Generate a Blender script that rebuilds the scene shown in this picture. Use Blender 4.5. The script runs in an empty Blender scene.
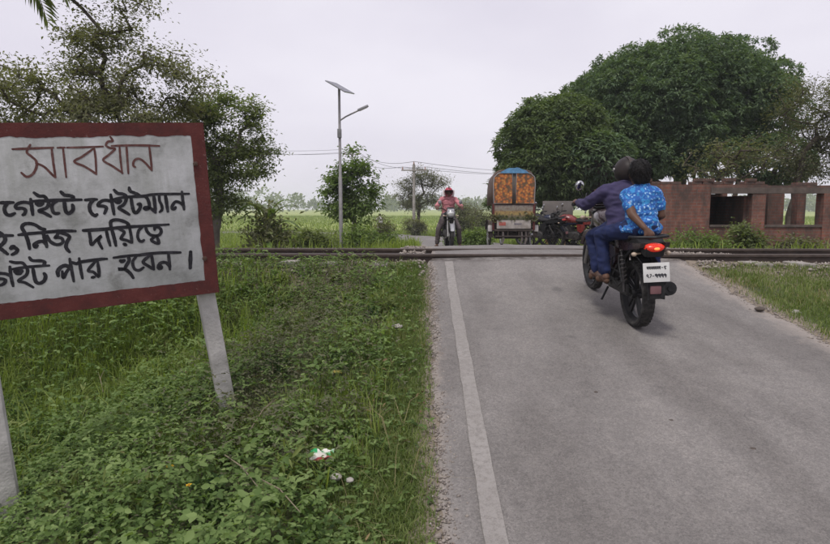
import bpy, bmesh, math, random
import numpy as np
from mathutils import Vector, Matrix, Euler, noise as mnoise

R = math.radians
scene = bpy.context.scene
COL = scene.collection

# ------------------------------------------------------------------ camera
cam_d = bpy.data.cameras.new("camera")
cam = bpy.data.objects.new("camera", cam_d)
COL.objects.link(cam)
cam.location = (0, 0, 1.5)
cam.rotation_euler = (R(90 - 6.136), 0, R(0.949))
cam_d.sensor_width = 36
cam_d.lens = 26.02
cam_d.clip_end = 5000
scene.camera = cam

# ------------------------------------------------------------------ sky, sun, exposure
world = bpy.data.worlds.new("World")
scene.world = world
world.use_nodes = True
wn, wl = world.node_tree.nodes, world.node_tree.links
wn.clear()
wo = wn.new("ShaderNodeOutputWorld")
bgn = wn.new("ShaderNodeBackground")
sky = wn.new("ShaderNodeTexSky")
sky.sky_type = 'NISHITA'
sky.sun_disc = False
SUN_EL, SUN_AZ = 62.0, 205.0           # azimuth clockwise from +Y
sky.sun_elevation = R(SUN_EL)
sky.sun_rotation = R(SUN_AZ)
sky.air_density = 1.0
sky.dust_density = 3.0
skys = wn.new("ShaderNodeVectorMath"); skys.operation = 'SCALE'; skys.inputs['Scale'].default_value = 0.06
wtc = wn.new("ShaderNodeTexCoord")
wmap = wn.new("ShaderNodeMapping"); wmap.inputs['Scale'].default_value = (1.0, 1.0, 2.6)
wno = wn.new("ShaderNodeTexNoise"); wno.inputs['Scale'].default_value = 1.5; wno.inputs['Detail'].default_value = 4.0
wcr = wn.new("ShaderNodeValToRGB")
wcr.color_ramp.elements[0].position = 0.30; wcr.color_ramp.elements[0].color = (0.505, 0.476, 0.560, 1)
wcr.color_ramp.elements[1].position = 0.70; wcr.color_ramp.elements[1].color = (0.665, 0.640, 0.702, 1)
wmx = wn.new("ShaderNodeMixRGB"); wmx.inputs['Fac'].default_value = 0.92      # cloud cover
wl.new(sky.outputs[0], skys.inputs[0])
wl.new(wtc.outputs['Generated'], wmap.inputs[0]); wl.new(wmap.outputs[0], wno.inputs['Vector'])
wl.new(wno.outputs['Fac'], wcr.inputs[0])
wl.new(skys.outputs[0], wmx.inputs[1]); wl.new(wcr.outputs[0], wmx.inputs[2])
wl.new(wmx.outputs[0], bgn.inputs[0])
bgn.inputs[1].default_value = 1.0
wl.new(bgn.outputs[0], wo.inputs[0])

sun_d = bpy.data.lights.new("sun", 'SUN')
sun = bpy.data.objects.new("sun", sun_d)
COL.objects.link(sun)
sun_d.energy = 1.5
sun_d.angle = R(13)
sun_d.color = (1.0, 0.96, 0.9)
az = R(SUN_AZ)
sdir = Vector((math.sin(az) * math.cos(R(SUN_EL)), math.cos(az) * math.cos(R(SUN_EL)), math.sin(R(SUN_EL))))
sun.rotation_euler = sdir.to_track_quat('Z', 'Y').to_euler()

scene.view_settings.view_transform = 'Standard'
scene.view_settings.look = 'None'
scene.view_settings.exposure = 0.50
scene.view_settings.gamma = 1.0
scene.view_settings.use_curve_mapping = False
scene.cycles.use_denoising = True
scene.cycles.max_bounces = 8
scene.cycles.transparent_max_bounces = 8
scene.cycles.volume_bounces = 1

# ------------------------------------------------------------------ materials
MATS = {}
def nmix(nt, fac, a, b, blend='MIX'):
    m = nt.nodes.new("ShaderNodeMixRGB"); m.blend_type = blend
    for k, v in ((0, fac), (1, a), (2, b)):
        if hasattr(v, 'is_linked') or hasattr(v, 'node'):
            nt.links.new(v, m.inputs[k])
        elif isinstance(v, (int, float)):
            m.inputs[k].default_value = v
        else:
            m.inputs[k].default_value = (*v, 1) if len(v) == 3 else v
    return m.outputs[0]
def nnoise(nt, scale, detail=4, rough=0.55, vec=None, dist=0.0):
    n = nt.nodes.new("ShaderNodeTexNoise")
    n.inputs['Scale'].default_value = scale; n.inputs['Detail'].default_value = detail
    n.inputs['Roughness'].default_value = rough; n.inputs['Distortion'].default_value = dist
    if vec is not None: nt.links.new(vec, n.inputs['Vector'])
    return n.outputs['Fac']
def nramp(nt, src, stops):
    r = nt.nodes.new("ShaderNodeValToRGB")
    e = r.color_ramp.elements
    while len(e) < len(stops): e.new(0.5)
    for i, (p, c) in enumerate(stops):
        e[i].position = p
        e[i].color = (c, c, c, 1) if isinstance(c, (int, float)) else (*c, 1)
    nt.links.new(src, r.inputs[0])
    return r.outputs[0]
def ncoord(nt, kind='Object', scale=None):
    t = nt.nodes.new("ShaderNodeTexCoord").outputs[kind]
    if scale is not None:
        m = nt.nodes.new("ShaderNodeMapping"); m.inputs['Scale'].default_value = scale
        nt.links.new(t, m.inputs[0]); t = m.outputs[0]
    return t
def nattr(nt, name):
    a = nt.nodes.new("ShaderNodeAttribute"); a.attribute_name = name
    return a.outputs['Fac']
def base_mat(name):
    m = bpy.data.materials.new(name); m.use_nodes = True
    nt = m.node_tree
    return m, nt, nt.nodes['Principled BSDF']
def bump(nt, bs, h, strength, dist=0.01):
    b = nt.nodes.new("ShaderNodeBump"); b.inputs['Strength'].default_value = strength; b.inputs['Distance'].default_value = dist
    nt.links.new(h, b.inputs['Height']); nt.links.new(b.outputs[0], bs.inputs['Normal'])

def mat(name, col, rough=0.6, metal=0.0, var=0.18, scale=9.0, bmp=0.0, bscale=60.0, dirt=0.0, dirtcol=(0.16, 0.13, 0.10), emit=0.0, coat=0.0):
    if name in MATS: return MATS[name]
    m, nt, bs = base_mat(name)
    co = ncoord(nt)
    n = nnoise(nt, scale, 5, 0.6, co)
    lo = tuple(c * (1 - var) for c in col); hi = tuple(min(1, c * (1 + var)) for c in col)
    c = nramp(nt, n, [(0.3, lo), (0.7, hi)])
    if dirt > 0:
        d = nramp(nt, nnoise(nt, scale * 0.6, 8, 0.7, co), [(0.62 - 0.3 * dirt, 0.0), (0.72, dirt)])
        c = nmix(nt, d, c, dirtcol)
    nt.links.new(c, bs.inputs['Base Color'])
    r = nramp(nt, nnoise(nt, scale * 2, 4, 0.6, co), [(0.3, max(0.02, rough - 0.1)), (0.7, min(1, rough + 0.1))])
    nt.links.new(r, bs.inputs['Roughness'])
    bs.inputs['Metallic'].default_value = metal
    if metal < .3 and rough > .32: bs.inputs['Specular IOR Level'].default_value = 0.22
    if coat: bs.inputs['Coat Weight'].default_value = coat
    if bmp > 0: bump(nt, bs, nnoise(nt, bscale, 5, 0.6, co), bmp, 0.01)
    if emit > 0:
        nt.links.new(c, bs.inputs['Emission Color']); bs.inputs['Emission Strength'].default_value = emit
    MATS[name] = m
    return m

def leaf_mat(name, c0, c1, c2, trans=0.28, rough=0.5):
    if name in MATS: return MATS[name]
    m, nt, bs = base_mat(name)
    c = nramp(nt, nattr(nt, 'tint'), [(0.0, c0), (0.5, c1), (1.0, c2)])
    nt.links.new(c, bs.inputs['Base Color'])
    bs.inputs['Roughness'].default_value = rough
    bs.inputs['Specular IOR Level'].default_value = 0.16
    tr = nt.nodes.new("ShaderNodeBsdfTranslucent")
    tc = nmix(nt, 1.0, c, (1.25, 1.35, 0.55), 'MULTIPLY')
    nt.links.new(tc, tr.inputs['Color'])
    mx = nt.nodes.new("ShaderNodeMixShader"); mx.inputs[0].default_value = trans
    nt.links.new(bs.outputs[0], mx.inputs[1]); nt.links.new(tr.outputs[0], mx.inputs[2])
    nt.links.new(mx.outputs[0], nt.nodes['Material Output'].inputs[0])
    MATS[name] = m
    return m

# ------------------------------------------------------------------ object helpers
def tag(o, label=None, cat=None, group=None, kind=None):
    if label: o['label'] = label
    if cat: o['category'] = cat
    if group: o['group'] = group
    if kind: o['kind'] = kind
    return o
def empty(name, loc=(0, 0, 0), rot=(0, 0, 0), label=None, cat=None, group=None):
    o = bpy.data.objects.new(name, None); COL.objects.link(o)
    o.empty_display_size = 0.2
    o.location = loc; o.rotation_euler = rot
    return tag(o, label, cat, group)
def link(name, me, m, parent=None, smooth=True):
    o = bpy.data.objects.new(name, me); COL.objects.link(o)
    if m is not None: me.materials.append(m)
    if smooth and len(me.polygons): me.polygons.foreach_set('use_smooth', [True] * len(me.polygons))
    if parent is not None: o.parent = parent
    return o

class MB:
    """collects shapes; build() links them as one mesh object"""
    def __init__(self): self.v = []; self.f = []
    def add(self, vs, fs):
        b = len(self.v); self.v += [tuple(p) for p in vs]; self.f += [tuple(i + b for i in f) for f in fs]; return self
    def box(self, c, s, rot=None, taper=1.0):
        hx, hy, hz = s[0] / 2, s[1] / 2, s[2] / 2
        M = rot if rot is not None else Matrix.Identity(3)
        if isinstance(M, (tuple, list)): M = Euler(M).to_matrix()
        vs = []
        for z in (-1, 1):
            k = taper if z > 0 else 1
            for x, y in ((-1, -1), (1, -1), (1, 1), (-1, 1)):
                vs.append(Vector(c) + M @ Vector((x * hx * k, y * hy * k, z * hz)))
        return self.add(vs, [(3, 2, 1, 0), (4, 5, 6, 7), (0, 1, 5, 4), (1, 2, 6, 5), (2, 3, 7, 6), (3, 0, 4, 7)])
    def rbox(self, c, s, b=0.01, rot=None):
        """box with chamfered edges"""
        M = rot if rot is not None else Matrix.Identity(3)
        if isinstance(M, (tuple, list)): M = Euler(M).to_matrix()
        bm = bmesh.new(); bmesh.ops.create_cube(bm, size=1)
        for v in bm.verts: v.co = Vector((v.co.x * s[0], v.co.y * s[1], v.co.z * s[2]))
        bmesh.ops.bevel(bm, geom=bm.edges[:], offset=min(b, min(s) * 0.49), segments=2, affect='EDGES', profile=0.6)
        bm.verts.index_update()
        vs = [Vector(c) + M @ v.co for v in bm.verts]; fs = [[v.index for v in f.verts] for f in bm.faces]
        bm.free(); return self.add(vs, fs)
    def tube(self, pts, r, n=8, cap=True, closed=False, flat=1.0):
        P = [Vector(p) for p in pts]; k = len(P)
        rr = r if isinstance(r, (list, tuple)) else [r] * k
        vs = []; fs = []; ref = None
        for i in range(k):
            a = P[(i - 1) % k] if closed else P[max(0, i - 1)]; b = P[(i + 1) % k] if closed else P[min(k - 1, i + 1)]
            d = (b - a).normalized() if (b - a).length > 1e-9 else Vector((0, 0, 1))
            if ref is None: ref = Vector((0, 0, 1)) if abs(d.z) < 0.9 else Vector((1, 0, 0))
            x = (ref - d * ref.dot(d))
            x = x.normalized() if x.length > 1e-6 else d.orthogonal().normalized()
            ref = x; y = d.cross(x)
            for j in range(n):
                t = 2 * math.pi * j / n
                vs.append(P[i] + (x * math.cos(t) * flat + y * math.sin(t)) * rr[i])
        for i in range(k if closed else k - 1):
            for j in range(n):
                a = i * n + j; b = i * n + (j + 1) % n; c = ((i + 1) % k) * n + (j + 1) % n; d = ((i + 1) % k) * n + j
                fs.append((a, b, c, d))
        if cap and not closed:
            fs.append(tuple(range(n - 1, -1, -1))); fs.append(tuple((k - 1) * n + j for j in range(n)))
        return self.add(vs, fs)
    def lathe(self, prof, c=(0, 0, 0), axis='X', n=32, closed=False):
        """prof: (radius, along) pairs turned round an axis through c"""
        vs = []; fs = []; k = len(prof)
        for j in range(n):
            t = 2 * math.pi * j / n; ct, st = math.cos(t), math.sin(t)
            for r, a in prof:
                p = {'X': (a, r * ct, r * st), 'Y': (r * ct, a, r * st), 'Z': (r * ct, r * st, a)}[axis]
                vs.append((c[0] + p[0], c[1] + p[1], c[2] + p[2]))
        for j in range(n):
            j2 = (j + 1) % n
            for i in range(k if closed else k - 1):
                i2 = (i + 1) % k
                fs.append((j * k + i, j * k + i2, j2 * k + i2, j2 * k + i))
        return self.add(vs, fs)
    def ell(self, c, rad, rot=None, nu=14, nv=10):
        M = rot if rot is not None else Matrix.Identity(3)
        if isinstance(M, (tuple, list)): M = Euler(M).to_matrix()
        vs = [Vector(c) + M @ Vector((0, 0, -rad[2]))]; fs = []
        for i in range(1, nv):
            ph = -math.pi / 2 + math.pi * i / nv
            for j in range(nu):
                t = 2 * math.pi * j / nu
                vs.append(Vector(c) + M @ Vector((rad[0] * math.cos(ph) * math.cos(t), rad[1] * math.cos(ph) * math.sin(t), rad[2] * math.sin(ph))))
        vs.append(Vector(c) + M @ Vector((0, 0, rad[2])))
        top = len(vs) - 1
        for j in range(nu):
            j2 = (j + 1) % nu
            fs.append((0, 1 + j2, 1 + j)); fs.append((top, 1 + (nv - 2) * nu + j, 1 + (nv - 2) * nu + j2))
            for i in range(nv - 2):
                a = 1 + i * nu
                fs.append((a + j, a + j2, a + nu + j2, a + nu + j))
        return self.add(vs, fs)
    def cap(self, p0, p1, r0, r1):
        """closed tapered capsule for skinning"""
        p0, p1 = Vector(p0), Vector(p1); d = p1 - p0; L = d.length; dn = d.normalized() if L > 1e-6 else Vector((0, 0, 1))
        pts = []; rr = []
        for k in range(5):
            t = math.pi / 2 * k / 4
            pts.append(p0 - dn * r0 * math.cos(t)); rr.append(max(1e-4, r0 * math.sin(t)))
        for k in range(5):
            t = math.pi / 2 * k / 4
            pts.append(p1 + dn * r1 * math.sin(t)); rr.append(max(1e-4, r1 * math.cos(t)))
        return self.tube(pts, rr, n=12)
    def prism(self, outline, x0, x1, axis='X'):
        """closed outline in the two other axes, extruded along axis"""
        n = len(outline); vs = []
        for x in (x0, x1):
            for a, b in outline:
                vs.append({'X': (x, a, b), 'Y': (a, x, b), 'Z': (a, b, x)}[axis])
        fs = [tuple(range(n - 1, -1, -1)), tuple(range(n, 2 * n))]
        for i in range(n): j = (i + 1) % n; fs.append((i, j, n + j, n + i))
        return self.add(vs, fs)
    def mesh(self, name, fix=True):
        me = bpy.data.meshes.new(name); me.from_pydata(self.v, [], self.f); me.update()
        if fix:
            bm = bmesh.new(); bm.from_mesh(me); bmesh.ops.recalc_face_normals(bm, faces=bm.faces[:]); bm.to_mesh(me); bm.free()
        return me
    def build(self, name, m, parent=None, smooth=None):
        me = self.mesh(name)
        o = link(name, me, m, parent, smooth=False)
        if smooth is None or smooth:
            n = len(me.polygons); me.polygons.foreach_set('use_smooth', [True] * n)
            me.set_sharp_from_angle(angle=R(38))
        return o

def np_mesh(name, V, F, tint=None):
    """V (n,3); F list of (m,k) int arrays; tint: per-vertex float"""
    me = bpy.data.meshes.new(name)
    V = np.ascontiguousarray(V, dtype=np.float32)
    if not isinstance(F, list): F = [F]
    me.vertices.add(len(V)); me.vertices.foreach_set('co', V.ravel())
    nl = sum(f.size for f in F); npol = sum(len(f) for f in F)
    me.loops.add(nl); me.polygons.add(npol)
    me.loops.foreach_set('vertex_index', np.concatenate([f.ravel() for f in F]).astype(np.int32))
    starts = []; s = 0
    for f in F:
        starts.append(s + np.arange(len(f)) * f.shape[1]); s += f.size
    me.polygons.foreach_set('loop_start', np.concatenate(starts).astype(np.int32))
    me.update(calc_edges=True)
    if tint is not None:
        a = me.attributes.new('tint', 'FLOAT', 'POINT'); a.data.foreach_set('value', np.ascontiguousarray(tint, dtype=np.float32))
    return me

def unit(a): return a / np.maximum(1e-9, np.linalg.norm(a, axis=-1, keepdims=True))
def leaves_arrays(P, D, U, L, W, fold=0.25, droop=0.15, oval=False):
    """leaf blades: base P, direction D, facing U, length L, width W"""
    D = unit(D); S = unit(np.cross(D, U)); N = np.cross(S, D)
    L = np.asarray(L)[:, None] * np.ones((len(P), 1)); W = np.asarray(W)[:, None] * np.ones((len(P), 1))
    tip = P + D * L - N * L * droop
    if not oval:
        m = P + D * L * 0.45
        a = m + S * W * 0.5 + N * W * fold * 0.5; b = m - S * W * 0.5 + N * W * fold * 0.5
        V = np.stack([P, a, tip, b], 1).reshape(-1, 3)
        i = np.arange(len(P))[:, None] * 4
        F = np.concatenate([i + np.array([[0, 1, 2]]), i + np.array([[0, 2, 3]])])
        return V, [F], 4
    m1 = P + D * L * 0.25; m2 = P + D * L * 0.65 - N * L * droop * 0.4
    a1 = m1 + S * W * 0.45 + N * W * fold * 0.4; a2 = m2 + S * W * 0.42 + N * W * fold * 0.4
    b1 = m1 - S * W * 0.45 + N * W * fold * 0.4; b2 = m2 - S * W * 0.42 + N * W * fold * 0.4
    V = np.stack([P, a1, a2, tip, b2, b1], 1).reshape(-1, 3)
    i = np.arange(len(P))[:, None] * 6
    F = np.concatenate([i + np.array([[0, 1, 2, 3]]), i + np.array([[0, 3, 4, 5]])])
    return V, [F], 6
def blades_arrays(P, D, H, W, bend):
    """grass blades: base P, lean direction D (horizontal), height H, width W"""
    n = len(P); H = H[:, None]; W = W[:, None]; bend = bend[:, None]
    up = np.array([[0, 0, 1.0]]); S = unit(np.cross(D, np.repeat(up, n, 0)))
    m = P + up * H * 0.55 + D * bend * H * 0.25
    t = P + up * H * (1.0 - 0.35 * bend) + D * bend * H * 0.9
    V = np.stack([P + S * W / 2, P - S * W / 2, m - S * W * 0.4, m + S * W * 0.4, t], 1).reshape(-1, 3)
    i = np.arange(n)[:, None] * 5
    return V, [i + np.array([[0, 1, 2, 3]]), i + np.array([[3, 2, 4]])], 5
def cat_arrays(parts):
    V = []; Fs = {}; o = 0; T = []
    for v, F, t in parts:
        V.append(v); T.append(t)
        for f in F: Fs.setdefault(f.shape[1], []).append(f + o)
        o += len(v)
    return np.concatenate(V), [np.concatenate(x) for x in Fs.values()], np.concatenate(T)
def vnoise(X, Y, s, seed=0):
    """cheap smooth value noise on arrays, 0..1"""
    rs = np.random.RandomState(seed); T = rs.rand(64, 64)
    x = np.asarray(X) * s + 1000; y = np.asarray(Y) * s + 1000
    i = np.floor(x).astype(int); j = np.floor(y).astype(int); fx = x - i; fy = y - j
    fx = fx * fx * (3 - 2 * fx); fy = fy * fy * (3 - 2 * fy)
    g = lambda a, b: T[a % 64, b % 64]
    return (g(i, j) * (1 - fx) + g(i + 1, j) * fx) * (1 - fy) + (g(i, j + 1) * (1 - fx) + g(i + 1, j + 1) * fx) * fy
def fbm(X, Y, s, seed=0):
    return 0.55 * vnoise(X, Y, s, seed) + 0.3 * vnoise(X, Y, s * 2.1, seed + 1) + 0.15 * vnoise(X, Y, s * 4.3, seed + 2)

# ------------------------------------------------------------------ lie of the land
ROAD_Y = [-12, 0, 2.6, 4.0, 5.3, 6.7, 7.6, 8.0, 8.3, 9.4, 10.3, 11.5, 14, 16, 20, 25, 30, 40, 50, 60, 120]
ROAD_Z = [-.3, -.1, .02, .19, .37, .56, .70, .785, .83, .84, .84, .77, .55, .44, .23, .03, -.13, -.45, -.75, -.98, -1.1]
def road_z(Y): return np.interp(Y, ROAD_Y, ROAD_Z)
PATH = np.array([(1.78, -12), (1.78, 13.5), (1.78, 18), (1.5, 24), (.75, 30), (-.7, 40), (-3, 49), (-8, 56), (-18, 60), (-40, 63), (-80, 65), (-140, 67)], float)
def _smooth_path(P, it=3):
    for _ in range(it):
        Q = [P[0]]
        for a, b in zip(P[:-1], P[1:]): Q += [a * .75 + b * .25, a * .25 + b * .75]
        Q.append(P[-1]); P = np.array(Q)
    return P
PATH = _smooth_path(PATH)
PSEG = np.linalg.norm(np.diff(PATH, axis=0), axis=1); PCUM = np.concatenate([[0], np.cumsum(PSEG)])
PATH_Z = road_z(PATH[:, 1])
def road_dist(X, Y):
    """distance to the road's centre line (signed: right positive) and its height there"""
    X = np.asarray(X, float).ravel(); Y = np.asarray(Y, float).ravel()
    best = np.full(X.shape, 1e9); zz = np.zeros(X.shape); sg = np.zeros(X.shape)
    for i in range(len(PATH) - 1):
        a = PATH[i]; d = PATH[i + 1] - a; L2 = d @ d
        if L2 < 1e-9: continue
        t = np.clip(((X - a[0]) * d[0] + (Y - a[1]) * d[1]) / L2, 0, 1)
        px = a[0] + t * d[0]; py = a[1] + t * d[1]
        q = np.hypot(X - px, Y - py); m = q < best
        best = np.where(m, q, best); sg = np.where(m, np.sign(d[1] * (X - px) - d[0] * (Y - py)), sg)
        z = PATH_Z[i] * (1 - t) + PATH_Z[i + 1] * t if i > 2 else road_z(py)
        zz = np.where(m, z, zz)
    return best, sg, zz
HALF = 1.76
def height(X, Y):
    shp = np.shape(X); X = np.asarray(X, float).ravel(); Y = np.asarray(Y, float).ravel()
    d, sg, rz = road_dist(X, Y)
    e = np.maximum(0, d - HALF)
    near = (Y < 11.0)
    drop_l = 0.03 + 0.02 * np.minimum(e, .4) + 0.30 * np.clip(e - 0.35, 0, 2.9) + 0.05 * np.clip(e - 3.2, 0, 6)
    drop_r = 0.03 + 0.05 * np.minimum(e, 1.2) + 0.10 * np.clip(e - 1.2, 0, 6)
    zn = np.where(sg < 0, road_z(Y) - drop_l, road_z(Y) - drop_r)
    zn = np.where(e < 60, zn, -1.0)
    fz = np.interp(Y, [10, 13, 15, 20, 30, 45, 60, 80, 600], [.40, .30, .20, 0, -.35, -.75, -1.05, -1.15, -1.4])
    k = np.clip(e / 2.2, 0, 1); k = k * k * (3 - 2 * k)
    zf = np.minimum((rz - 0.05) * (1 - k) + fz * k, 3)
    s = np.clip((Y - 10.0) / 1.8, 0, 1); s = s * s * (3 - 2 * s)
    z = zn * (1 - s) + zf * s
    # railway bank
    bed = 0.725 - np.clip((7.75 - Y) * 0.62, 0, 3) - np.clip((Y - 10.6) * 0.5, 0, 3)
    bed = np.where(e > 0.0, bed, -9)
    bed = bed - 0.25 * np.clip(1 - e / 0.5, 0, 1) * np.where(Y < 9.5, 1, 0)
    z = np.maximum(z, bed)
    nz = (fbm(X, Y, 1.7, 5) - 0.5) * 0.10 * np.clip(e / 0.8, 0, 1)
    z = np.where(e > 0, z + nz, rz - 0.035)
    return z.reshape(shp)
def gz(x, y): return float(height(np.array([x]), np.array([y]))[0])

def axis_coords(lo, hi, dlo, dhi, step, grow=1.14):
    c = list(np.arange(dlo, dhi, step)); s = step; x = c[-1]
    while x < hi: s *= grow; x += s; c.append(min(x, hi))
    s = step; x = c[0]
    while x > lo: s *= grow; x -= s; c.insert(0, max(x, lo))
    return np.array(c)
gx = axis_coords(-640, 640, -7, 8, 0.11); gy = axis_coords(-40, 820, -1, 12.5, 0.11, 1.10)
GX, GY = np.meshgrid(gx, gy); GZ = height(GX, GY)
nx, ny = len(gx), len(gy)
idx = (np.arange(ny - 1)[:, None] * nx + np.arange(nx - 1)[None, :]).ravel()[:, None]
gme = np_mesh("ground", np.stack([GX, GY, GZ], -1).reshape(-1, 3), idx + np.array([[0, 1, nx + 1, nx]]))
gd, gsg, _ = road_dist(GX, GY)
ge = np.maximum(0, gd - HALF)
dirt = np.clip(1 - (ge - np.where(gsg.ravel() < 0, .0, .06)) / np.where(gsg.ravel() < 0, .16, .30), 0, 1)
trk = np.clip(1 - np.abs(GY.ravel() - 9.0) / 1.9, 0, 1) > 0.12
dirt = np.where(trk & (np.abs(GX.ravel()) < 60), 0.75, dirt)
yard = np.clip(1 - np.hypot((GX.ravel() - 4.4) / 2.2, (GY.ravel() - 17.0) / 2.8), 0, 1)
dirt = np.maximum(dirt, np.clip(yard * 2, 0, 1))
fieldm = np.clip((GY.ravel() - np.where(GX.ravel() > 1, 34, 66)) / 4.0, 0, 1) * (gd > 2.2)
for nm_, arr in (('dirt', dirt), ('field', fieldm)):
    a = gme.attributes.new(nm_, 'FLOAT', 'POINT'); a.data.foreach_set('value', arr.astype(np.float32))
m, nt, bs = base_mat("ground_soil")
co = ncoord(nt)
gr = nramp(nt, nnoise(nt, 0.9, 6, 0.65, co), [(0.3, (0.045, 0.062, 0.022)), (0.55, (0.075, 0.085, 0.032)), (0.75, (0.11, 0.10, 0.055))])
so = nramp(nt, nnoise(nt, 14, 8, 0.7, co), [(0.3, (0.165, 0.135, 0.10)), (0.7, (0.31, 0.26, 0.205))])
dn = nt.nodes.new("ShaderNodeMath"); dn.operation = 'MULTIPLY_ADD'; dn.inputs[1].default_value = 0.9
nt.links.new(nnoise(nt, 6, 6, 0.7, co), dn.inputs[0])
sub = nt.nodes.new("ShaderNodeMath"); sub.operation = 'SUBTRACT'; sub.inputs[1].default_value = 0.45
nt.links.new(nattr(nt, 'dirt'), sub.inputs[0]); nt.links.new(sub.outputs[0], dn.inputs[2])
g1 = nmix(nt, nramp(nt, dn.outputs[0], [(0.35, 0.0), (0.6, 1.0)]), gr, so)
fco = ncoord(nt, scale=(0.35, 1.0, 1.0))
fc = nramp(nt, nnoise(nt, 0.05, 5, 0.6, fco), [(0.35, (0.22, 0.28, 0.06)), (0.5, (0.29, 0.35, 0.085)), (0.65, (0.37, 0.39, 0.135))])
fc = nmix(nt, 0.25, fc, nramp(nt, nnoise(nt, 2.5, 5, 0.7, co), [(0.3, (0.10, 0.14, 0.03)), (0.7, (0.28, 0.32, 0.11))]))
g2 = nmix(nt, nattr(nt, 'field'), g1, fc)
nt.links.new(g2, bs.inputs['Base Color']); bs.inputs['Roughness'].default_value = 0.95
bump(nt, bs, nnoise(nt, 30, 8, 0.7, co), 0.7, 0.03)
tag(link("ground", gme, m), kind='structure')

# ------------------------------------------------------------------ road
def asphalt():
    m, nt, bs = base_mat("asphalt")
    co = ncoord(nt)
    big = nnoise(nt, 0.7, 6, 0.65, co, 0.0)
    streak = nnoise(nt, 1.0, 5, 0.6, ncoord(nt, scale=(1.5, 0.45, 1)), 0.25)
    fine = nnoise(nt, 130, 3, 0.7, co)
    c = nramp(nt, big, [(0.3, (0.152, 0.142, 0.134)), (0.7, (0.218, 0.204, 0.192))])
    c = nmix(nt, nramp(nt, streak, [(0.36, 0.7), (0.52, 0.0)]), c, (0.130, 0.120, 0.112))
    c = nmix(nt, nramp(nt, streak, [(0.55, 0.0), (0.75, 0.35)]), c, (0.27, 0.25, 0.23))
    agg = nramp(nt, fine, [(0.30, (0.45, 0.45, 0.46)), (0.5, (1, 1, 1)), (0.72, (1.5, 1.48, 1.45))])
    c = nmix(nt, 0.6, c, agg, 'MULTIPLY')
    mot = nramp(nt, nnoise(nt, 9, 6, 0.75, co), [(0.3, (0.74, 0.74, 0.75)), (0.5, (1, 1, 1)), (0.7, (1.22, 1.21, 1.19))])
    c = nmix(nt, 0.45, c, mot, 'MULTIPLY')
    chip = nt.nodes.new("ShaderNodeTexVoronoi"); chip.inputs['Scale'].default_value = 75; nt.links.new(co, chip.inputs['Vector'])
    c = nmix(nt, 0.16, c, nmix(nt, 1.0, c, nramp(nt, chip.outputs['Color'], [(0.2, 0.35), (0.8, 1.9)]), 'MULTIPLY'))
    # hairline cracks
    vo = nt.nodes.new("ShaderNodeTexVoronoi"); vo.feature = 'DISTANCE_TO_EDGE'; vo.inputs['Scale'].default_value = 0.8
    wv = nt.nodes.new("ShaderNodeVectorMath"); wv.operation = 'ADD'
    nz = nt.nodes.new("ShaderNodeTexNoise"); nz.inputs['Scale'].default_value = 2.2; nz.inputs['Detail'].default_value = 6
    nt.links.new(co, nz.inputs['Vector']); nt.links.new(co, wv.inputs[0]); nt.links.new(nz.outputs['Color'], wv.inputs[1]); nt.links.new(wv.outputs[0], vo.inputs['Vector'])
    ck = nramp(nt, vo.outputs['Distance'], [(0.0, 1.0), (0.012, 0.0)])
    ckm = nmix(nt, 1.0, ck, nramp(nt, nnoise(nt, 0.8, 3, 0.5, co), [(0.56, 0.0), (0.68, 0.35)]), 'MULTIPLY')
    c = nmix(nt, ckm, c, (0.05, 0.045, 0.045))
    # dust and dirt gathered at the broken edges
    ed = nt.nodes.new("ShaderNodeMath"); ed.operation = 'MULTIPLY_ADD'; ed.inputs[1].default_value = 1.1
    nt.links.new(nnoise(nt, 7, 7, 0.7, co), ed.inputs[0])
    sb = nt.nodes.new("ShaderNodeMath"); sb.operation = 'SUBTRACT'; sb.inputs[1].default_value = 0.55
    nt.links.new(nattr(nt, 'edge'), sb.inputs[0]); nt.links.new(sb.outputs[0], ed.inputs[2])
    c = nmix(nt, nramp(nt, ed.outputs[0], [(0.3, 0.0), (0.75, 0.8)]), c, (0.30, 0.265, 0.235))
    # broken, oil-dark asphalt along the near rail
    sxy = nt.nodes.new("ShaderNodeSeparateXYZ"); nt.links.new(co, sxy.inputs[0])
    def near(yc, w):
        a = nt.nodes.new("ShaderNodeMath"); a.operation = 'SUBTRACT'; a.inputs[1].default_value = yc; nt.links.new(sxy.outputs[1], a.inputs[0])
        b_ = nt.nodes.new("ShaderNodeMath"); b_.operation = 'ABSOLUTE'; nt.links.new(a.outputs[0], b_.inputs[0])
        return nramp(nt, b_.outputs[0], [(0.0, 1.0), (w, 0.0)])
    for yc, w in ((8.12, .22), (9.25, .16)):
        k_ = nmix(nt, 1.0, near(yc, w), nramp(nt, nnoise(nt, 5.5, 7, .75, co), [(.42, 0.0), (.56, 1.0)]), 'MULTIPLY')
        c = nmix(nt, k_, c, (0.062, 0.052, 0.046))
    spots = nramp(nt, nnoise(nt, 2.6, 2, 0.4, co), [(0.72, 0.0), (0.76, 0.45)])
    c = nmix(nt, spots, c, (0.07, 0.066, 0.066))
    nt.links.new(c, bs.inputs['Base Color'])
    bs.inputs['Roughness'].default_value = 0.82; bs.inputs['Specular IOR Level'].default_value = 0.3
    bump(nt, bs, nmix(nt, ckm, fine, (0, 0, 0)), 0.55, 0.006)
    return m
ASPH = asphalt()
s_list = np.concatenate([np.arange(0, 26, 0.09), np.arange(26, 45, 0.3), np.arange(45, PCUM[-1], 1.5)])
cx_ = np.interp(s_list, PCUM, PATH[:, 0]); cy_ = np.interp(s_list, PCUM, PATH[:, 1])
tz_ = np.where(cy_ < 24, road_z(cy_), np.interp(s_list, PCUM, PATH_Z))
tx = np.gradient(cx_, s_list); ty = np.gradient(cy_, s_list); tl = np.hypot(tx, ty)
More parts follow.
